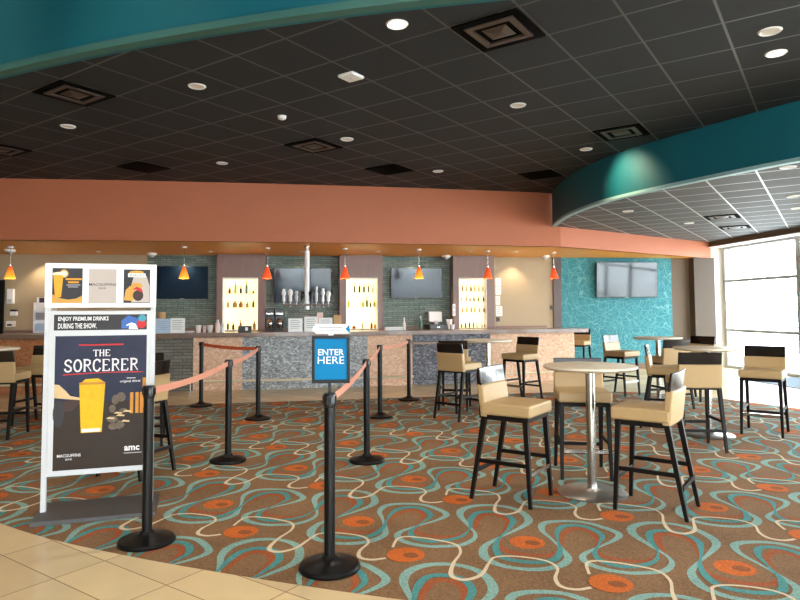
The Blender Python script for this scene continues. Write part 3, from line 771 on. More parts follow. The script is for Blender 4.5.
def vent(x, y, z, lb, framed=True, s=.6, snap=None):
    if snap:
        es, eo, gs, go = snap
        e = x*GE[0]+y*GE[1]; g = x*GG[0]+y*GG[1]
        e = (math.floor((e-eo)/es)+.5)*es+eo; g = (math.floor((g-go)/gs)+.5)*gs+go
        x, y = e*GE[0]+g*GG[0], e*GE[1]+g*GG[1]
    o = empty('ceiling_vent', (x, y, z), GA, lb, 'air vent', 'ceiling vents'); h = s/2
    f = MB()
    def ring(a, b, z0, z1):
        f.box(-a, a, -a, -b, z0, z1); f.box(-a, a, b, a, z0, z1); f.box(-a, -b, -b, b, z0, z1); f.box(b, a, -b, b, z0, z1)
    ring(h, h-.07, -.014, -.001)
    f.build('frame', M_ventb, o)
    if framed:
        f = MB()
        ring(h*.74, h*.74-.055, -.02, -.003); f.lathe([(h*.52,-.012),(h*.2,-.03),(h*.02,-.034)], 4, Matrix.Rotation(PI/4, 4, 'Z'))
        f.build('louvre', M_ventl, o); f = MB(); f.box(-h+.07, h-.07, -h+.07, h-.07, -.003, -.001); f.build('back_plate', M_ventb, o)
    else:
        f = MB(); f.box(-h+.07, h-.07, -h+.07, h-.07, -.008, -.001); f.build('grille', M_ventg, o)
M_ventl = mat('dusty bronze metal', lin(84,74,68), .45, .4, .2); M_ventb = mat('vent interior', lin(7,6,6), .9, spec=.05); M_ventg = mat('black egg crate grille', lin(10,9,9), .9, var=.3, scale=80, spec=.05)
sn = (.64, -.68, .63, 5.78)
for px, py, lb, fr in ((72,92,'framed air vent at left of dark ceiling beside the teal bulkhead',1),(503,30,'large framed air vent near top centre of the dark ceiling',1),(314,145,'small framed air vent at the middle of the ceiling',1),(620,131,'framed air vent beside the right teal bulkhead',1),
                       (140,165,'flat black grille above the orange fascia at left',0),(388,169,'flat black grille above the orange fascia at centre',0),(537,174,'flat black grille near the start of the teal bulkhead',0),(7,148,'framed air vent at far left edge of the dark ceiling',1)):
    p = at_z(px, py, HC); vent(p.x, p.y, HC, lb, fr, .6, sn)
for px, py, lb in ((722,217,'nearer framed vent in the grey lower ceiling'),(735,228,'farther framed vent in the grey lower ceiling')):
    p = at_z(px, py, HL); vent(p.x, p.y, HL, lb, True, .56, (.605, -.73, .605, 8.36))
p = at_z(351, 75, HC)
o = empty('wireless_access_point', (p.x, p.y, HC), GA, 'white square wireless access point on the dark ceiling', 'access point')
f = MB(); f.box(-.1, .1, -.1, .1, -.035, -.001); f.build('housing', M_white, o, bevel=.02, seg=3)
f = MB(); f.lathe([(.012,-.037),(.012,-.035)], 12); f.build('status_light', M_greyframe, o)
p = at_z(282, 116, HC)
o = empty('smoke_detector', (p.x, p.y, HC), 0, 'small white smoke detector on the dark ceiling', 'smoke detector')
f = MB(); f.lathe([(.03,-.045),(.05,-.035),(.055,-.001)], 18); f.build('housing', M_white, o, smooth=40)

# ------------------------------------------------------------------ items on the bar and back counters
def sign_holder(px0, px1, py0, py1, m_, lb, off=-.12, lines=True):
    x, y = onbar((px0+px1)/2, off); s = y/F_PX; w = (px1-px0)*s; h = (py1-py0)*s
    r = empty('menu_sign', (x, y, ZB), .2, lb, 'menu sign', 'paper signs standing on the bar')
    f = MB(); f.box(-w/2, w/2, -.004, .004, .008, h); o = f.build('sheet', m_, r)
    f = MB(); f.box(-w/2, w/2, -.04, .04, 0, .008); f.build('base', M_greyframe, r)
    if lines:
        f = MB()
        for k in range(5): rect(f, -w*.36, w*(.36 if k % 2 else .25), h*(.82-.14*k), h*(.82-.14*k)+h*.03, -.0055)
        f.build('print', M_ink, r)
sign_holder(155.5, 169, 319.5, 334, M_paperblue, 'pale blue menu sign standing on the bar beside the poster stand')
sign_holder(170, 184, 319, 334, M_paper, 'white menu sign right of the pale blue sign')
sign_holder(288, 302, 320, 333.5, M_paper, 'white sheet sign left of the tap post on the bar')
sign_holder(304, 317.5, 318.5, 333.5, M_paper, 'white sheet sign directly under the hanging tap post')
sign_holder(318.5, 332, 319.5, 333, M_paper, 'white sheet sign behind the white arrow topper', off=-.02)
def boxitem(name, px0, px1, py0, py1, m_, lb, cat, z, xy, d=.12, bevel=.006):
    x, y = xy; s = y/F_PX; w = (px1-px0)*s; h = (py1-py0)*s
    f = MB(); f.box(-w/2, w/2, -d/2, d/2, 0, h); o = f.build(name, m_, loc=(x, y, z), rz=.15, bevel=bevel)
    return tag(o, lb, cat), w, h
boxitem('carton', 316.5, 322.5, 314.5, 333, M_pink, 'pale pink carton behind the paper signs on the bar', 'carton', ZB, onbar(319.5, .2))
boxitem('carton', 333.5, 341, 316, 332, M_kraft, 'tan cardboard carton left of the middle bottle pillar', 'carton', ZB, onbar(337, .2))
o, w, h = boxitem('napkin_caddy', 238, 251, 327.5, 334, M_blackgloss, 'black napkin caddy on the bar in front of the left pillar', 'napkin caddy', ZB, onbar(244.5, -.1), .1)
f = MB(); rect(f, .01, .06, h*.3, h*.8, -.0515); f.build('label_sticker', M_paper, o)
def cup(px, py0, py1, wpx, m_, lb, off=.05, z=ZB, xy=None, cat='cup', grp='cups on the bar'):
    x, y = xy or onbar(px, off); s = y/F_PX; h = (py1-py0)*s; r = wpx*s/2
    f = MB(); f.lathe([(r*.72,0),(r*.95,h*.95),(r,h*.96),(r,h),(r*.9,h),(r*.7,h*.1)], 16); o = f.build('paper_cup', m_, loc=(x, y, z), smooth=50)
    tag(o, lb, cat, grp)
cup(198, 323.5, 331, 6, M_paper, 'leftmost white cup of three on the bar'); cup(204, 324, 331, 4, M_pink, 'small middle cup of three on the bar'); cup(209.5, 323.5, 331, 6, M_paper, 'rightmost white cup of three on the bar', )
cup(161, 310.5, 331, 8, M_kraft, 'tall tan paper cup behind the pale blue menu sign', off=.25)
f = MB(); x, y = onbar(189, -.02); f.lathe([(.05,0),(.085,.02),(.09,.035),(.08,.035),(.045,.01)], 18); tag(f.build('saucer', M_paper, loc=(x, y, ZB), smooth=50), 'small white dish right of the white menu sign', 'dish')
def shaker(px, py0, py1, w, m_, lb):
    x, y = onbar(px, -.12); s = y/F_PX; h = (py1-py0)*s; r = w*s/2
    f = MB(); f.lathe([(r*.95,0),(r,h*.05),(r,h*.66),(r*.6,h*.78)], 14); o = f.build('shaker_bottle', m_, loc=(x, y, ZB), smooth=50); tag(o, lb, 'bottle', 'bottles on the bar')
    f = MB(); f.lathe([(r*.6,h*.78),(r*.65,h*.8),(r*.5,h)], 14); f.build('lid', M_greyframe, o, smooth=50)
shaker(217, 321, 334, 5, M_pink, 'taller pale shaker bottle left of the black napkin caddy'); shaker(222, 325, 334, 4.5, M_paper, 'short pale shaker bottle left of the black napkin caddy')
# two beverage machines on the back counter
def machine(px0, px1, lb):
    x, y = onback((px0+px1)/2, .3); s = y/F_PX; w = (px1-px0)*s; z = ZK; h = at_y(px0, 309, y).z-z
    r = empty('coffee_machine', (x, y, z), TW, lb, 'coffee machine', 'black drinks machines'); k = w/2
    f = MB(); f.box(-k, k, -.02, .16, 0, h); f.box(-k, k, -.16, -.02, h*.72, h); f.box(-k, k, -.16, -.02, 0, h*.12); f.build('body', M_blackgloss, r, bevel=.008)
    f = MB(); f.lathe([(k*.5,h*.14),(k*.72,h*.3),(k*.66,h*.5),(k*.4,h*.56)], 16, Matrix.Translation((0,-.09,0))); f.build('carafe', M_chrome, r, smooth=50)
    f = MB(); f.box(-k*.8, k*.8, -.165, -.16, h*.76, h*.82); f.build('control_panel', M_chrome, r)
    f = MB(); f.tube([(k*.6,-.13,h*.2),(k*.85,-.15,h*.3),(k*.6,-.13,h*.48)], .008, 8); f.build('handle', M_black, r, smooth=40)
machine(266, 274.3, 'left black drinks machine beside the left bottle pillar'); machine(275.6, 284, 'right black drinks machine beside the left bottle pillar')
# point of sale terminal
x, y = onback(435.5, .28); s = y/F_PX
r = empty('cash_register', (x, y, ZK), TW+.25, 'black cash register with a pale tilted screen on back counter', 'cash register')
f = MB(); f.box(-.22, .22, -.17, .17, 0, .13); f.build('cash_drawer', M_blackgloss, r, bevel=.01)
f = MB(); f.box(-.05, .05, -.04, .06, .13, .22); f.box(-.17, .17, .0, .05, .2, .43); hd = f.build('monitor_body', M_greyframe, r, bevel=.01)
f = MB(); f.add([(-.16,-.03,.19),(.16,-.03,.19),(.16,.0,.42),(-.16,.0,.42),(-.16,-.02,.19),(.16,-.02,.19),(.16,.01,.42),(-.16,.01,.42)], [(0,1,2,3),(5,4,7,6),(0,4,5,1),(3,2,6,7),(1,5,6,2),(0,3,7,4)]); f.build('monitor_screen', M_paper, r)
f = MB(); f.box(-.03, .03, -.174, -.17, .05, .08); f.build('lock_plate', M_chrome, r)
x, y = onback(447, .34); s = y/F_PX
cup(447, 316.5, 327, 6.5, M_paper, 'white cup beside the cash register', xy=onback(449.3, .36), z=ZK)
cup(452, 325, 330, 5, M_paper, 'small white bowl left of the right bottle pillar', xy=onbar(452, .3), cat='bowl')
def papers(px0, px1, n, z, xy, lb):
    x, y = xy; s = y/F_PX; w = (px1-px0)*s
    r = empty('paper_stack', (x, y, z), .15, lb, 'stack of papers')
    for k in range(n):
        f = MB(); f.box(-w/2+.008*(k % 3), w/2-.006*(k % 2), -.11, .11, .022*k, .022*k+.02); f.build('paper_bundle', M_paper, r)
papers(384, 402.5, 3, ZB, onbar(393, .3), 'low stack of white papers on bar under the blue grey television')
def spray(px, py0, py1, m_, lb, cap):
    x, y = onbar(px, .35); s = y/F_PX; h = (py1-py0)*s*.98; r = .032
    f = MB(); f.lathe([(r*.9,0),(r,.01),(r,h*.5),(r*.45,h*.72),(r*.4,h*.8)], 14); o = f.build('spray_bottle', m_, loc=(x, y, ZB), smooth=50); tag(o, lb, 'spray bottle')
    f = MB(); f.box(-.014, .014, -.05, .025, h*.8, h); f.box(-.006, .006, -.04, -.028, h*.62, h*.8); f.build('trigger_head', cap, o, bevel=.003)
spray(404, 317.5, 330, M_paper, 'white spray bottle at the right end of the paper stack', M_white)
spray(420.5, 316, 330, mat('green plastic', lin(60,110,84), .3), 'green spray bottle left of the cash register', M_greyframe)
# wall papers, plates, switches
def wallflat(name, px0, px1, py0, py1, m_, lb, cat, off=.0, th=.008, grp=None):
    p0 = atwall(px0, py0, off); p1 = atwall(px1, py1, off); L = (p1.x-p0.x)/math.cos(TW)
    f = MB(); f.box(0, L, -th, 0, 0, p0.z-p1.z); o = f.build(name, m_, loc=(p0.x, p0.y-.001, p1.z), rz=TW, bevel=0)
    return tag(o, lb, cat, grp), L, p0.z-p1.z
def notice(px0, px1, py0, py1, lb):
    o, L, h = wallflat('paper_notice', px0, px1, py0, py1, M_paper, lb, 'notice', 0, .004, 'paper notices on the beige wall')
    f = MB()
    for k in range(4): rect(f, L*.12, L*(.85 if k % 2 else .7), h*(.8-.2*k), h*(.8-.2*k)+.012, -.0046)
    f.build('print', M_ink, o)
notice(495.5, 501, 278, 286, 'topmost white notice on the beige wall right of the bottle pillar'); notice(495.5, 501, 286.6, 294.8, 'second white notice from top on the beige wall'); notice(495.5, 500.2, 296, 305, 'third white notice from top on the beige wall'); notice(495.8, 502.4, 306, 316, 'lowest white notice on the beige wall')
o, L, h = wallflat('wall_phone', 496.6, 499.4, 317.3, 321.5, M_blackgloss, 'small black wall box under the white notices', 'wall box', 0, .04)
f = MB(); f.box(L*.2, L*.8, -.046, -.04, h*.5, h*.85); f.build('keypad', M_black, o)
o, L, h = wallflat('light_switch', 549.6, 552, 305.5, 309.5, M_blackgloss, 'dark switch on the beige wall near the teal wall', 'light switch', 0, .012)
f = MB(); f.box(L*.35, L*.65, -.018, -.012, h*.35, h*.65); f.build('toggle', M_black, o)
o, L, h = wallflat('switch_plate', 452.4, 455.4, 304, 315.8, M_white, 'white stacked switch plate at the left edge of right pillar', 'switch plate', .37, .012)
for k in range(2):
    f = MB(); f.box(L*.25, L*.75, -.018, -.012, h*(.12+.45*k), h*(.43+.45*k)); f.build('rocker', M_greyframe, o)
# far left wall fittings
o, L, h = wallflat('paper_towel_dispenser', 9, 14.5, 289, 303.5, M_white, 'white tall dispenser on the beige wall at far left', 'dispenser', 0, .09)
f = MB(); f.box(L*.1, L*.9, -.1, -.09, h*.05, h*.3); f.build('outlet', M_greyframe, o)
o, L, h = wallflat('soap_dispenser', 12, 18, 311.5, 315.5, M_white, 'white soap dispenser with black top on the far left wall', 'dispenser', 0, .09)
f = MB(); f.box(0, L, -.092, 0, h, h*1.5); f.build('lid', M_blackgloss, o)
o, L, h = wallflat('napkin_dispenser', 8.5, 15.8, 321, 326.8, M_white, 'white square dispenser low on the far left wall', 'dispenser', 0, .12)
f = MB(); f.box(L*.2, L*.8, -.13, -.12, h*.2, h*.5); f.build('slot', M_blackgloss, o)
p = atwall(-22, 330, .02)
d = st(empty('door_2', (p.x, p.y, 0), TW)); p2 = atwall(5, 280, .02)
f = MB(); f.box(0, (p2.x-p.x)/math.cos(TW), -.05, -.001, 0, p2.z); lf = f.build('door_leaf', M_black, d)
f = MB(); f.tube([(.55,-.05,1.0),(.55,-.1,1.0),(.44,-.1,1.0)], .012); f.build('door_handle', M_chrome, lf, smooth=40)
x, y = onback(44, .35); s = y/F_PX
r = empty('brochure_rack', (x, y, ZK), TW, 'white wire brochure rack partly behind the poster stand', 'brochure rack')
zt = at_y(42, 297, y).z-ZK
f = MB(); f.box(-.2, .2, .1, .12, 0, zt); [f.box(-.2, .2, -.05, .1, zt*k, zt*k+.02) for k in (.05, .35, .62)]; f.box(-.2, -.19, -.05, .1, 0, zt*.85); f.box(.19, .2, -.05, .1, 0, zt*.85); f.build('rack_frame', M_white, r)
for k, m_ in ((.05, M_paperblue), (.35, M_ink), (.62, M_paper)):
    f = MB(); f.box(-.17, .17, .0, .06, zt*k+.02, zt*k+.02+zt*.2); f.build('leaflets', m_, r)
f = MB(); rect(f, -.15, .15, zt*.84, zt*.98, .0995); f.build('header_card', mat('dark purple print', lin(60,42,66), .6), r)
# ------------------------------------------------------------------ bar stools
def make_stool():
    r = empty('bar_stool', (0,0,0), 0, 'stool', 'bar stool', 'tan bar stools')
    for sx in (-1, 1):
        f = MB(); f.bar((sx*.2, .19, .66), (sx*.212, .225, 0), .042, .028); f.build('leg', M_legwood, r, bevel=.003)
        f = MB(); f.bar((sx*.2, -.155, .66), (sx*.212, -.275, 0), .042, .028); f.build('leg', M_legwood, r, bevel=.003)
        f = MB(); f.bar((sx*.206, .205, .31), (sx*.206, -.215, .31), .02, .02, .03, .03); f.build('side_stretcher', M_legwood, r)
    f = MB(); f.bar((-.205, -.247, .22), (.205, -.247, .22), .02, .02, .03, .03); f.build('rear_stretcher', M_legwood, r)
    f = MB(); f.bar((-.205, .212, .24), (.205, .212, .24), .024, .024, .032, .032); fr = f.build('footrest', M_legwood, r)
    g = MB(); g.box(-.19, .19, .2, .2255, .2562, .2592); g.box(-.19, .19, .2243, .2265, .23, .2592); g.build('footrest_plate', M_chrome, fr)
    f = MB(); f.box(-.215, .215, -.17, .215, .635, .672); f.build('seat_frame', M_legwood, r, bevel=.004)
    # upholstered seat, slightly crowned
    f = MB(); nx, ny = 8, 8; vs = []; fs = []
    for z, cr in ((.673, 0), (.765, 1)):
        for j in range(ny+1):
            for i in range(nx+1):
                a, b = i/nx*2-1, j/ny*2-1
                vs.append((a*.232, .03+b*.21, z+(cr*.014*(1-a*a)*(1-b*b))))
    k = (nx+1)*(ny+1)
    for j in range(ny):
        for i in range(nx):
            q = j*(nx+1)+i; fs.append((q, q+nx+1, q+nx+2, q+1)); fs.append((k+q, k+q+1, k+q+nx+2, k+q+nx+1))
    for i in range(nx): fs.append((i, i+1, k+i+1, k+i)); q = ny*(nx+1)+i; fs.append((q+1, q, k+q, k+q+1))
    for j in range(ny): q = j*(nx+1); fs.append((q+nx+1, q, k+q, k+q+nx+1)); q += nx; fs.append((q, q+nx+1, k+q+nx+1, k+q))
    f.add(vs, fs); f.build('seat_cushion', M_vinyl, r, smooth=45, bevel=.016, seg=3)
    def curved(z0, z1, y0, y1, th, w, bow):
        f = MB(); n = 10; vs = []; fs = []
        for z, yy in ((z0, y0), (z1, y1)):
            for t in (0, -th):
                for i in range(n+1):
                    a = i/n*2-1; vs.append((a*w, yy+t-bow*(1-a*a), z))
        m = n+1
        for i in range(n):
            fs.append((i+1, i, 2*m+i, 2*m+i+1)); fs.append((m+i, m+i+1, 3*m+i+1, 3*m+i)); fs.append((i, i+1, m+i+1, m+i)); fs.append((2*m+i+1, 2*m+i, 3*m+i, 3*m+i+1))
        fs.append((0, m, 3*m, 2*m)); fs.append((m-1, 2*m+m-1, 3*m+m-1, m+m-1))
        return f.add(vs, fs)
    curved(.655, .905, -.125, -.155, .055, .226, .012).build('back_cushion', M_vinyl, r, smooth=45, bevel=.012, seg=3)
    curved(.888, 1.035, -.165, -.188, .022, .222, .014).build('top_rail', M_darkwood, r, smooth=45, bevel=.004)
    return r
proto = make_stool()
STOOLS = [ # centre, facing, label
 ((.905,5.12), (.83,-.56), 'tan bar stool left of nearest table with a white glare on its dark top rail'),
 ((1.66,5.84), (-.07,-.54), 'tan bar stool behind the nearest round table, facing the camera'),
 ((1.91,4.85), (-.41,.29), 'tan bar stool at right of the nearest table, its back turned right'),
 ((3.2,6.92), (.1,1.), 'tan bar stool with its back to us in front of the second round table'),
 ((4.37,7.65), (-.61,-.79), 'tan bar stool standing alone before the bright window at right'),
 ((3.36,8.1), (.9,-.42), 'tan bar stool seen from the side left of second table, rail shining white'),
 ((4.12,9.72), (-.2,.98), 'tan bar stool with back to us, half hidden behind the second table'),
 ((3.87,11.15), (.6,-.8), 'tan bar stool in front of the teal wall at its left'),
 ((4.9,10.5), (-.85,-.5), 'mostly hidden bar stool beyond the second table near the window corner'),
 ((4.15,14.75), (-.6,-.8), 'far tan bar stool behind the right end of the bar'),
 ((.81,8.86), (.68,.73), 'tan bar stool with back to us before the dark slate bar panel'),
 ((.83,9.72), (.2,.98), 'bar stool hidden directly behind the stool at the dark slate panel'),
 ((2.02,10.6), (-.75,-.66), 'tan bar stool right of the far table, in front of the tan bar panel'),
 ((-4.88,8.57), (-.08,-1.), 'tan bar stool at left, partly covered by left edge of the poster stand'),
 ((-4.86,7.74), (-.1,1.), 'tan bar stool cut off by the left edge of the photo'),
 ((-2.48,5.95), (-.93,.36), 'tan bar stool behind the poster stand, its leg right of the stand'),
 ((-2.95,7.3), (-.3,.95), 'bar stool farther behind the poster stand, only its dark rail showing'),
]
for i, ((x, y), (fx, fy), lb) in enumerate(STOOLS):
    o = proto if i == 0 else copy_tree(proto)
    put(o, (x, y, 0), math.atan2(-fx, fy), lb)
# ------------------------------------------------------------------ round bar tables
def make_table():
    r = empty('bar_table', (0,0,0), 0, 'table', 'table', 'round bar tables')
    f = MB(); f.lathe([(.06,.012),(.275,.004),(.28,.0)][::-1] + [(.05,.02),(.0375,.03)], 40) if False else f.lathe([(.275,0),(.28,.004),(.272,.01),(.1,.018),(.06,.026),(.045,.04)], 44)
    f.build('base_plate', M_steel, r, smooth=40)
    f = MB(); f.lathe([(.038,.026),(.038,1.0)], 24); f.build('column', M_chrome, r, smooth=40)
    f = MB(); f.box(-.13, .13, -.13, .13, .995, 1.003); f.build('mounting_plate', M_black, r)
    f = MB(); f.lathe([(.352,1.003),(.376,1.02),(.376,1.034),(.372,1.036)], 56); t = f.build('tabletop', M_tabletop, r, smooth=40)
    return r
TABLES = [((1.565,5.24), 'nearest round bar table with cream top and steel column'), ((3.66,7.56), 'second round bar table in front of the bright window'), ((1.35,9.76), 'far round bar table in front of the slate bar panel'),
          ((4.19,10.3), 'round bar table in front of the teal wall'), ((-5.36,8.2), 'round bar table cut off by the left edge of the photo')]
tb = make_table()
for i, ((x, y), lb) in enumerate(TABLES):
    o = tb if i == 0 else copy_tree(tb)
    put(o, (x, y, 0), .3*i, lb)

# ------------------------------------------------------------------ belt stanchions
def make_stanchion():
    r = empty('stanchion', (0,0,0), 0, 'post', 'queue post', 'black belt posts')
    f = MB(); f.lathe([(.178,0),(.18,.012),(.17,.026),(.1,.042),(.05,.056),(.036,.075)], 40); f.build('base', M_black, r, smooth=40)
    f = MB(); f.lathe([(.0325,.06),(.0325,.945)], 24); f.build('post', M_black, r, smooth=40)
    f = MB(); f.lathe([(.0325,.93),(.036,.935),(.037,.94),(.037,1.005),(.033,1.012)], 24); h = f.build('belt_head', M_blackgloss, r, smooth=40)
    for k in range(4):
        g = MB(); g.box(.034, .041, -.014, .014, .95, .998, Matrix.Rotation(PI/2*k, 4, 'Z')); g.build('belt_slot', M_black, h)
    return r
SP = dict(A=(-.42,3.76), B=(-1.66,4.19), C=(-1.73,6.39), D=(-1.98,8.83), E=(-3.16,10.06), F=(-.34,6.36), G=(-.29,8.94), H=(.14,10.6))
SL = dict(A='nearest black belt post, carrying the blue entry sign', B='black belt post in front of the poster stand', C='middle black belt post of the left row', D='black belt post second from the bar in the left row', E='black belt post nearest the bar in the left row',
          F='black belt post just behind the entry sign, right row', G='black belt post second from the bar in the right row', H='black belt post nearest the bar in the right row')
sp = make_stanchion(); SO = {}
for i, k in enumerate('ABCDEFGH'):
    o = sp if i == 0 else copy_tree(sp)
    SO[k] = put(o, (*SP[k], 0), 0, SL[k])
def belt(a, b, m_, sag, lb=None, z=.972):
    p, q = Vector((*SP[a], z)), Vector((*SP[b], z)); d = (q-p).normalized(); n = Vector((-d.y, d.x, 0))*.0012
    p, q = p+d*.04, q-d*.04
    f = MB(); K = 14; vs = []
    for i in range(K+1):
        t = i/K; c = p.lerp(q, t) - Vector((0,0,sag*4*t*(1-t))) - Vector((*SP[a], 0))
        for s, zz in ((1,-.024),(1,.024),(-1,.024),(-1,-.024)): vs.append(c+n*s+Vector((0,0,zz)))
    fs = []
    for i in range(K):
        for k in range(4): fs.append((4*i+k, 4*i+(k+1) % 4, 4*i+4+(k+1) % 4, 4*i+4+k))
    fs += [(3,2,1,0), tuple(4*K+k for k in range(4))]
    f.add(vs, fs); o = f.build('belt', m_, SO[a], smooth=30)
    if lb: o['label'] = lb
belt('E','D',M_belt2,.02,'orange belt'); belt('D','C',M_belt,.03,'salmon belt'); belt('C','B',M_belt,.03,'salmon belt')
belt('A','F',M_belt,.03,'salmon belt'); belt('F','G',M_belt,.03,'salmon belt'); belt('G','H',M_belt,.03,'salmon belt')
# sign on the nearest post
A = SO['A']
f = MB(); f.box(-.009, .009, -.006, .006, 1.0, 1.075); f.build('sign_stem', M_black, A)
f = MB(); w, z0, z1 = .112, 1.07, 1.352
f.box(-w, w, .004, .012, z0, z1); f.box(-w, w, -.012, .004, z0, z0+.02); f.box(-w, w, -.012, .004, z1-.02, z1); f.box(-w, -w+.016, -.012, .004, z0+.02, z1-.02); f.box(w-.016, w, -.012, .004, z0+.02, z1-.02)
sf = f.build('sign_frame', M_black, A, bevel=.002)
f = MB(); rect(f, -w+.016, w-.016, z0+.02, z1-.02, -.002); f.cur = 1
add_text(f, 'ENTER', 0, 1.252, .152, .036, -.0035, .008); add_text(f, 'HERE', 0, 1.205, .156, .042, -.0035, -.006)
o = f.build('sign_face', [M_blue, M_white], sf); o['label'] = 'blue sign reading ENTER HERE'
f = MB(); f.box(-.014, .014, -.004, .006, z1-.004, z1+.02)
pt = [(-.112,.03),(-.088,.003),(.112,.003),(.112,.057),(-.088,.057)]
n = len(pt); zz = z1+.008
f.add([(x, -.008, zz+z) for x, z in pt]+[(x, .004, zz+z) for x, z in pt], [tuple(range(n)), tuple(reversed(range(n, 2*n)))]+[(i, n+i, n+(i+1) % n, (i+1) % n) for i in range(n)])
f.cur = 1; flat(f, [(.112, zz+.003), (.112, zz+.057), (.086, zz+.03)], -.0092)
f.cur = 2
for k, (a, b) in enumerate(((-.075,.07),(-.07,.06))): rect(f, a, b, zz+.036-.016*k, zz+.041-.016*k, -.0088)
o = f.build('arrow_topper', [M_white, M_blue, M_ink], A); o['label'] = 'white arrow pointing left with a blue notch'; o.location.x = .008; sf.location.x = .008

# ------------------------------------------------------------------ poster stand
PA = math.radians(17)
ps = empty('poster_stand', (-2.285,4.83,0), PA, 'white framed poster stand with a dark cocktail poster, standing on the carpet at left', 'poster stand')
f = MB(); f.prism([(-.42,-.25),(.44,-.25),(.44,.24),(-.42,.24)], 0, .03); f.build('base_plate', M_plate, ps, bevel=.004)
for sx in (-1, 1):
    f = MB(); f.box(sx*.385-.018, sx*.385+.018, -.02, .02, .03, 1.86); f.build('frame_post', M_greyframe, ps, bevel=.003)
f = MB(); f.box(-.405, .405, -.03, .02, 1.53, 1.865); hdr = f.build('header_panel', M_white, ps, bevel=.004)
f = MB(); f.box(-.367, .367, -.025, .02, .285, 1.506); brd = f.build('poster_frame', M_greyframe, ps, bevel=.003)
K = lambda n, c, r=.5, v=.1, s=20: mat(n, lin(*c), r, var=v, scale=s, spec=.2)
m_dk, m_am, m_foam, m_gold, m_gr, m_cr = K('charcoal print',(58,56,60)), K('amber print',(232,164,52)), K('foam print',(250,236,210)), K('gold print',(206,156,78)), K('taupe print',(190,178,172), .6, .03), K('bun print',(214,186,140))
m_red, m_purp, m_navy, m_brn, m_yel, m_lett, m_wht = K('red print',(196,48,52)), K('plum print',(70,52,50)), K('navy print',(38,42,64), .45, .45, 6), K('brown print',(48,37,30), .45, .25, 6), K('yellow print',(224,178,22), .4, .2, 26), K('silver lettering',(226,222,226)), K('white lettering',(245,245,245))
m_teal, m_bluep, m_glassp, m_orp = K('teal print',(70,150,170)), K('blue print',(66,104,176)), K('smoky print',(104,90,78), .4, .5, 30), K('candle print',(196,132,52), .4, .3)
Y0 = -.0315
def px2(x0f, x1f): return -.405+.81*x0f, -.405+.81*x1f
# beer picture
a, b = px2(.065, .33); z0, z1 = 1.565, 1.828
f = MB(); rect(f, a, b, z0, z1, Y0); W_ = b-a; Hh = z1-z0
q = lambda x, z: (a+W_*x, z0+Hh*z)
f.cur = 3; flat(f, [q(0,0),q(1,0),q(1,.22),q(.8,.13),q(.55,.1),q(.3,.13),q(.12,.2),q(0,.26)], Y0-.0006)
f.cur = 1; flat(f, [q(.1,.17),q(.3,.17),q(.36,.8),q(.03,.8)], Y0-.001)
f.cur = 2; flat(f, [q(.02,.8),q(.37,.8),q(.4,.86),q(.2,.89),q(.02,.86)], Y0-.0014)
f.cur = 3; disc(f, *q(.38,.84), W_*.15, Hh*.12, Y0-.0008)
f.cur = 2; disc(f, *q(.38,.84), W_*.11, Hh*.085, Y0-.001)
f.cur = 1
for k, (x0, x1) in enumerate(((.44,.98),(.52,.88))): rect(f, *(q(x0,0)[0], q(x1,0)[0]), z0+Hh*(.66-.09*k), z0+Hh*(.71-.09*k), Y0-.001)
f.cur = 4
for k, (x0, x1) in enumerate(((.47,.93),(.52,.86))): rect(f, *(q(x0,0)[0], q(x1,0)[0]), z0+Hh*(.50-.055*k), z0+Hh*(.535-.055*k), Y0-.001)
o = f.build('beer_picture', [m_dk, m_am, m_foam, m_gold, M_ink], hdr); o['label'] = 'picture of a tall beer glass'
a, b = px2(.385, .635)
f = MB(); rect(f, a, b, z0-.003, z1-.003, Y0); f.cur = 1; add_text(f, 'MACGUFFINS', (a+b)/2, 1.706, (b-a)*.98, .02, Y0-.001, .01); add_text(f, 'BAR', (a+b)/2, 1.678, .055, .012, Y0-.001)
o = f.build('name_panel', [m_gr, m_dk], hdr); o['label'] = 'taupe panel lettered MACGUFFINS BAR'
a, b = px2(.70, .945); W_ = b-a
f = MB(); rect(f, a, b, z0, z1-.004, Y0)
f.cur = 1; flat(f, [q(.3,.02),q(.98,.02),q(.98,.5),q(.86,.8),q(.4,.84),q(.28,.5)], Y0-.0005)
f.cur = 2; flat(f, [q(.02,.08),q(.36,.06),q(.44,.2),q(.42,.44),q(.24,.5),q(.08,.38)], Y0-.001)
f.cur = 2; disc(f, *q(.5,.5), W_*.22, Hh*.1, Y0-.001); disc(f, *q(.48,.9), W_*.28, Hh*.05, Y0-.0012)
f.cur = 3; disc(f, *q(.55,.22), W_*.2, Hh*.16, Y0-.0012)
f.cur = 4; flat(f, [q(.34,.4),q(.5,.48),q(.68,.42),q(.74,.3),q(.5,.38)], Y0-.0014)
f.cur = 5; rect(f, *(q(.16,0)[0], q(.82,0)[0]), z0+Hh*.76, z0+Hh*.87, Y0-.0016)
f.cur = 6; add_text(f, 'SNACKS', q(.49,0)[0], z0+Hh*.815, W_*.56, Hh*.075, Y0-.002, .02)
o = f.build('snack_picture', [m_dk, m_gr, m_gold, m_purp, m_red, M_paper, M_ink], hdr); o['label'] = 'picture of snacks with white caption'
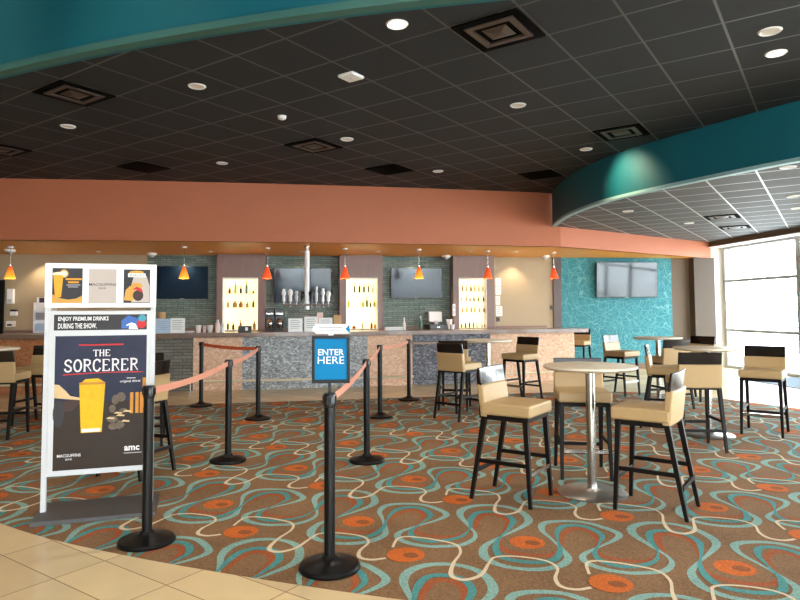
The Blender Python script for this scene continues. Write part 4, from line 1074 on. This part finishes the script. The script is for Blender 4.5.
# banner
f = MB(); Y1 = -.0265; rect(f, -.335, .34, 1.36, 1.478, Y1); f.cur = 1
add_text(f, 'ENJOY PREMIUM DRINKS', -.125, 1.443, .36, .04, Y1-.001, .012); add_text(f, 'DURING THE SHOW.', -.168, 1.393, .275, .04, Y1-.001, .012)
f.cur = 2; flat(f, [(.15,1.37),(.26,1.37),(.29,1.44),(.2,1.47),(.15,1.43)], Y1-.0006)
f.cur = 3; disc(f, .305, 1.448, .03, .026, Y1-.001); f.cur = 4; disc(f, .30, 1.405, .035, .035, Y1-.0008); 
f.cur = 1; flat(f, [(.205,1.365),(.275,1.365),(.255,1.405),(.225,1.415),(.19,1.4),(.185,1.388),(.212,1.395)], Y1-.0014)
o = f.build('banner', [m_dk, m_wht, m_bluep, m_teal, m_red], brd); o['label'] = 'banner ENJOY PREMIUM DRINKS DURING THE SHOW'
# cocktail poster
a, b, z0, z1 = -.322, .342, .325, 1.318; W_, Hh = b-a, z1-z0
f = MB(); flat(f, [q(0,.5),q(1,.5),q(1,1),q(0,1)], Y1)
f.cur = 1; flat(f, [q(0,0),q(1,0),q(1,.5),q(0,.5)], Y1)
f.cur = 9; flat(f, [q(0,.5),q(.25,.53),q(.28,.5),q(.2,.44),q(0,.42)], Y1-.0004)
f.cur = 5; flat(f, [q(.0,.64),q(.05,.635),q(.12,.59),q(.17,.55),q(.3,.53),q(.3,.515),q(.1,.53),q(0,.54)], Y1-.0008)
f.cur = 8; disc(f, *q(.05,.42), W_*.06, Hh*.1, Y1-.001)
f.cur = 2; flat(f, [q(.29,.27),q(.515,.27),q(.545,.635),q(.265,.635)], Y1-.001)
f.cur = 4; flat(f, [q(.3,.275),q(.5,.275),q(.5,.3),q(.3,.3)], Y1-.0014); 
f.cur = 10; flat(f, [q(.265,.63),q(.545,.63),q(.545,.648),q(.265,.648)], Y1-.0014)
f.cur = 2; flat(f, [q(.29,.648),q(.53,.648),q(.47,.675),q(.33,.672)], Y1-.0014)
random.seed(3)
f.cur = 7
for k in range(9):
    x, z = random.uniform(.58,.78), random.uniform(.3,.56); disc(f, *q(x, z), W_*random.uniform(.025,.06), Hh*random.uniform(.015,.04), Y1-.001-.0002*k, 9)
f.cur = 5
for k in range(5):
    x, z = random.uniform(.58,.8), random.uniform(.32,.54); flat(f, [q(x-.05,z),q(x+.04,z-.006),q(x+.05,z+.004),q(x-.02,z+.012)], Y1-.0032)
f.cur = 6
for x in (.84,.9,.95): flat(f, [q(x-.018,.4),q(x+.018,.4),q(x+.018,.56),q(x-.018,.56)], Y1-.001)
flat(f, [q(.96,.44),q(1,.44),q(1,.67),q(.96,.67)], Y1-.0012)
f.cur = 3; rect(f, q(.25,0)[0], q(.74,0)[0], z0+Hh*.925, z0+Hh*.936, Y1-.001)
# serif lettering
GL = {'T':[[(.5,0),(.5,1)],[(.05,.95),(.95,.95)],[(.35,.03),(.65,.03)],[(.05,.95),(.05,.78)],[(.95,.95),(.95,.78)]],
 'H':[[(.18,0),(.18,1)],[(.82,0),(.82,1)],[(.18,.52),(.82,.52)],[(.05,.03),(.32,.03)],[(.68,.03),(.95,.03)],[(.05,.97),(.32,.97)],[(.68,.97),(.95,.97)]],
 'E':[[(.2,0),(.2,1)],[(.06,.96),(.85,.96)],[(.06,.04),(.88,.04)],[(.2,.52),(.65,.52)],[(.85,.96),(.85,.8)],[(.88,.04),(.88,.22)]],
 'S':[[(.85,.75),(.75,.92),(.5,.98),(.25,.9),(.16,.72),(.3,.58),(.6,.48),(.84,.33),(.82,.12),(.5,.02),(.25,.08),(.12,.28)]],
 'O':[[(.5+.4*math.cos(2*PI*k/16), .5+.47*math.sin(2*PI*k/16)) for k in range(17)]],
 'R':[[(.2,0),(.2,1)],[(.06,.97),(.55,.97),(.8,.88),(.82,.68),(.65,.54),(.2,.5)],[(.5,.5),(.95,.02)],[(.06,.03),(.34,.03)]],
 'C':[[(.88,.75),(.75,.93),(.5,.98),(.22,.85),(.12,.5),(.22,.15),(.5,.02),(.76,.08),(.9,.28)],[(.88,.75),(.88,.95)]]}
def serif(word, x0, x1, zc, h, th):
    n = len(word); cw = (x1-x0)/n
    for i, c in enumerate(word):
        for line in GL[c]:
            stroke(f, [(x0+cw*(i+.04+.92*u), zc-h/2+h*v) for u, v in line], Y1-.002, th if len(line) != 2 or abs(line[0][0]-line[1][0]) < .05 and abs(line[0][1]-line[1][1]) > .5 or len(line) > 2 else th*.55)
f.cur = 4
serif('THE', q(.405,0)[0], q(.6,0)[0], z0+Hh*.868, Hh*.05, .009)
serif('SORCERER', q(.09,0)[0], q(.91,0)[0], z0+Hh*.775, Hh*.092, .0125)
f.cur = 3; flat(f, [q(.08,.705),q(.5,.716),q(.98,.712),q(.9,.722),q(.5,.722),q(.1,.714)], Y1-.0012)
f.cur = 4
add_text(f, 'original thirst', q(.82,0)[0], z0+Hh*.645, W_*.23, Hh*.024, Y1-.002, .01); rect(f, q(.78,0)[0], q(.88,0)[0], z0+Hh*.668, z0+Hh*.673, Y1-.001)
add_text(f, 'MACGUFFINS', q(.17,0)[0], z0+Hh*.108, W_*.25, Hh*.022, Y1-.002, .012); add_text(f, 'BAR', q(.17,0)[0], z0+Hh*.08, W_*.07, Hh*.014, Y1-.002)
add_text(f, 'amc', q(.85,0)[0], z0+Hh*.135, W_*.17, Hh*.036, Y1-.002, .03); rect(f, q(.76,0)[0], q(.96,0)[0], z0+Hh*.098, z0+Hh*.101, Y1-.001)
o = f.build('cocktail_poster', [m_navy, m_brn, m_yel, m_red, m_lett, m_cr, m_orp, m_glassp, m_dk, m_purp, m_orp], brd); o['label'] = 'dark poster THE SORCERER with a yellow drink'

ps.scale = (.957, 1, 1)
# ------------------------------------------------------------------ door mat
f = MB(); f.box(2.5, 4.7, -1.5, -.12, 0, .012); o = f.build('door_mat', M_mat, loc=(*W0, 0), rz=WA)
tag(o, 'blue grey floor mat inside the glass door at right', 'door mat')
# ------------------------------------------------------------------ light
wd = bpy.data.worlds.new('world'); S.world = wd; wd.use_nodes = True
wn = wd.node_tree; bg = wn.nodes['Background']
tc = wn.nodes.new('ShaderNodeTexCoord'); sx = wn.nodes.new('ShaderNodeSeparateXYZ'); wn.links.new(tc.outputs['Generated'], sx.inputs[0])
cr = wn.nodes.new('ShaderNodeValToRGB'); wn.links.new(sx.outputs[2], cr.inputs[0])
cr.color_ramp.elements[0].color = (1,1,1,1); cr.color_ramp.elements[1].color = (.72,.85,1,1)
wn.links.new(cr.outputs[0], bg.inputs[0]); bg.inputs[1].default_value = 17.
def spot(name, loc, power, size, col, blend=.6, aim=None, rad=.05):
    l = bpy.data.lights.new(name, 'SPOT'); l.energy = power; l.spot_size = math.radians(size); l.spot_blend = blend; l.color = col; l.shadow_soft_size = rad
    o = bpy.data.objects.new(name, l); COL.objects.link(o); o.location = loc
    if aim: o.rotation_euler = (Vector(aim)-Vector(loc)).to_track_quat('-Z', 'Y').to_euler()
    return o
WARM = (1, .78, .52)
for px, pw in ((40,50),(184,90),(300,90),(415,90),(515,50)):
    p = atwall(px, 262, .28); spot('soffit_spot', (p.x, p.y, HS-.03), pw, 110, WARM, .7)
for px, py, pw in ((397,24,120),(776,53,110),(197,86,60),(347,139,60),(68,126,60),(518,105,60)):
    p = at_z(px, py, HC); spot('ceiling_spot', (p.x, p.y, HC-.03), pw, 120, (1,.86,.68), .5)
spot('ceiling_spot', (2.78,9.2,HC-.03), 110, 84, (1,.86,.5), 1., (3.42,9.35,3.4))
for px, y, lb, am in PL_:
    p = at_y(px, 277, y)
    l = bpy.data.lights.new('pendant_bulb', 'POINT'); l.energy = 9; l.color = (1,.6,.3); l.shadow_soft_size = .03
    o = bpy.data.objects.new('pendant_bulb', l); COL.objects.link(o); o.location = (p.x, p.y, p.z+.01)
# warm fill spots added in the unseen lobby ceiling
for x, y in ((-5,-2),(-1,-3),(4,-3),(-5,2.5),(-1.5,1.2),(3,0)):
    spot('lobby_fill_spot', (x, y, HT-.05), 260, 120, (1,.88,.72), .6, rad=.15)
for a, b in (((-2.9,3.2,6.5),(-2.3,5.3,4.25)),((-5.2,4.0,6.5),(-4.3,6.2,4.3)),((-.2,2.6,6.5),(.0,4.7,4.4))):
    spot('lobby_wash', a, 150, 34, (1,.85,.62), 1., b)
S.view_settings.view_transform = 'Standard'; S.view_settings.look = 'None'; S.view_settings.gamma = 1; S.view_settings.use_curve_mapping = False
S.view_settings.exposure = 0.
S.cycles.max_bounces = 8; S.cycles.diffuse_bounces = 5; S.cycles.transparent_max_bounces = 16; S.cycles.caustics_reflective = False; S.cycles.caustics_refractive = False
S.cycles.sample_clamp_indirect = 8.
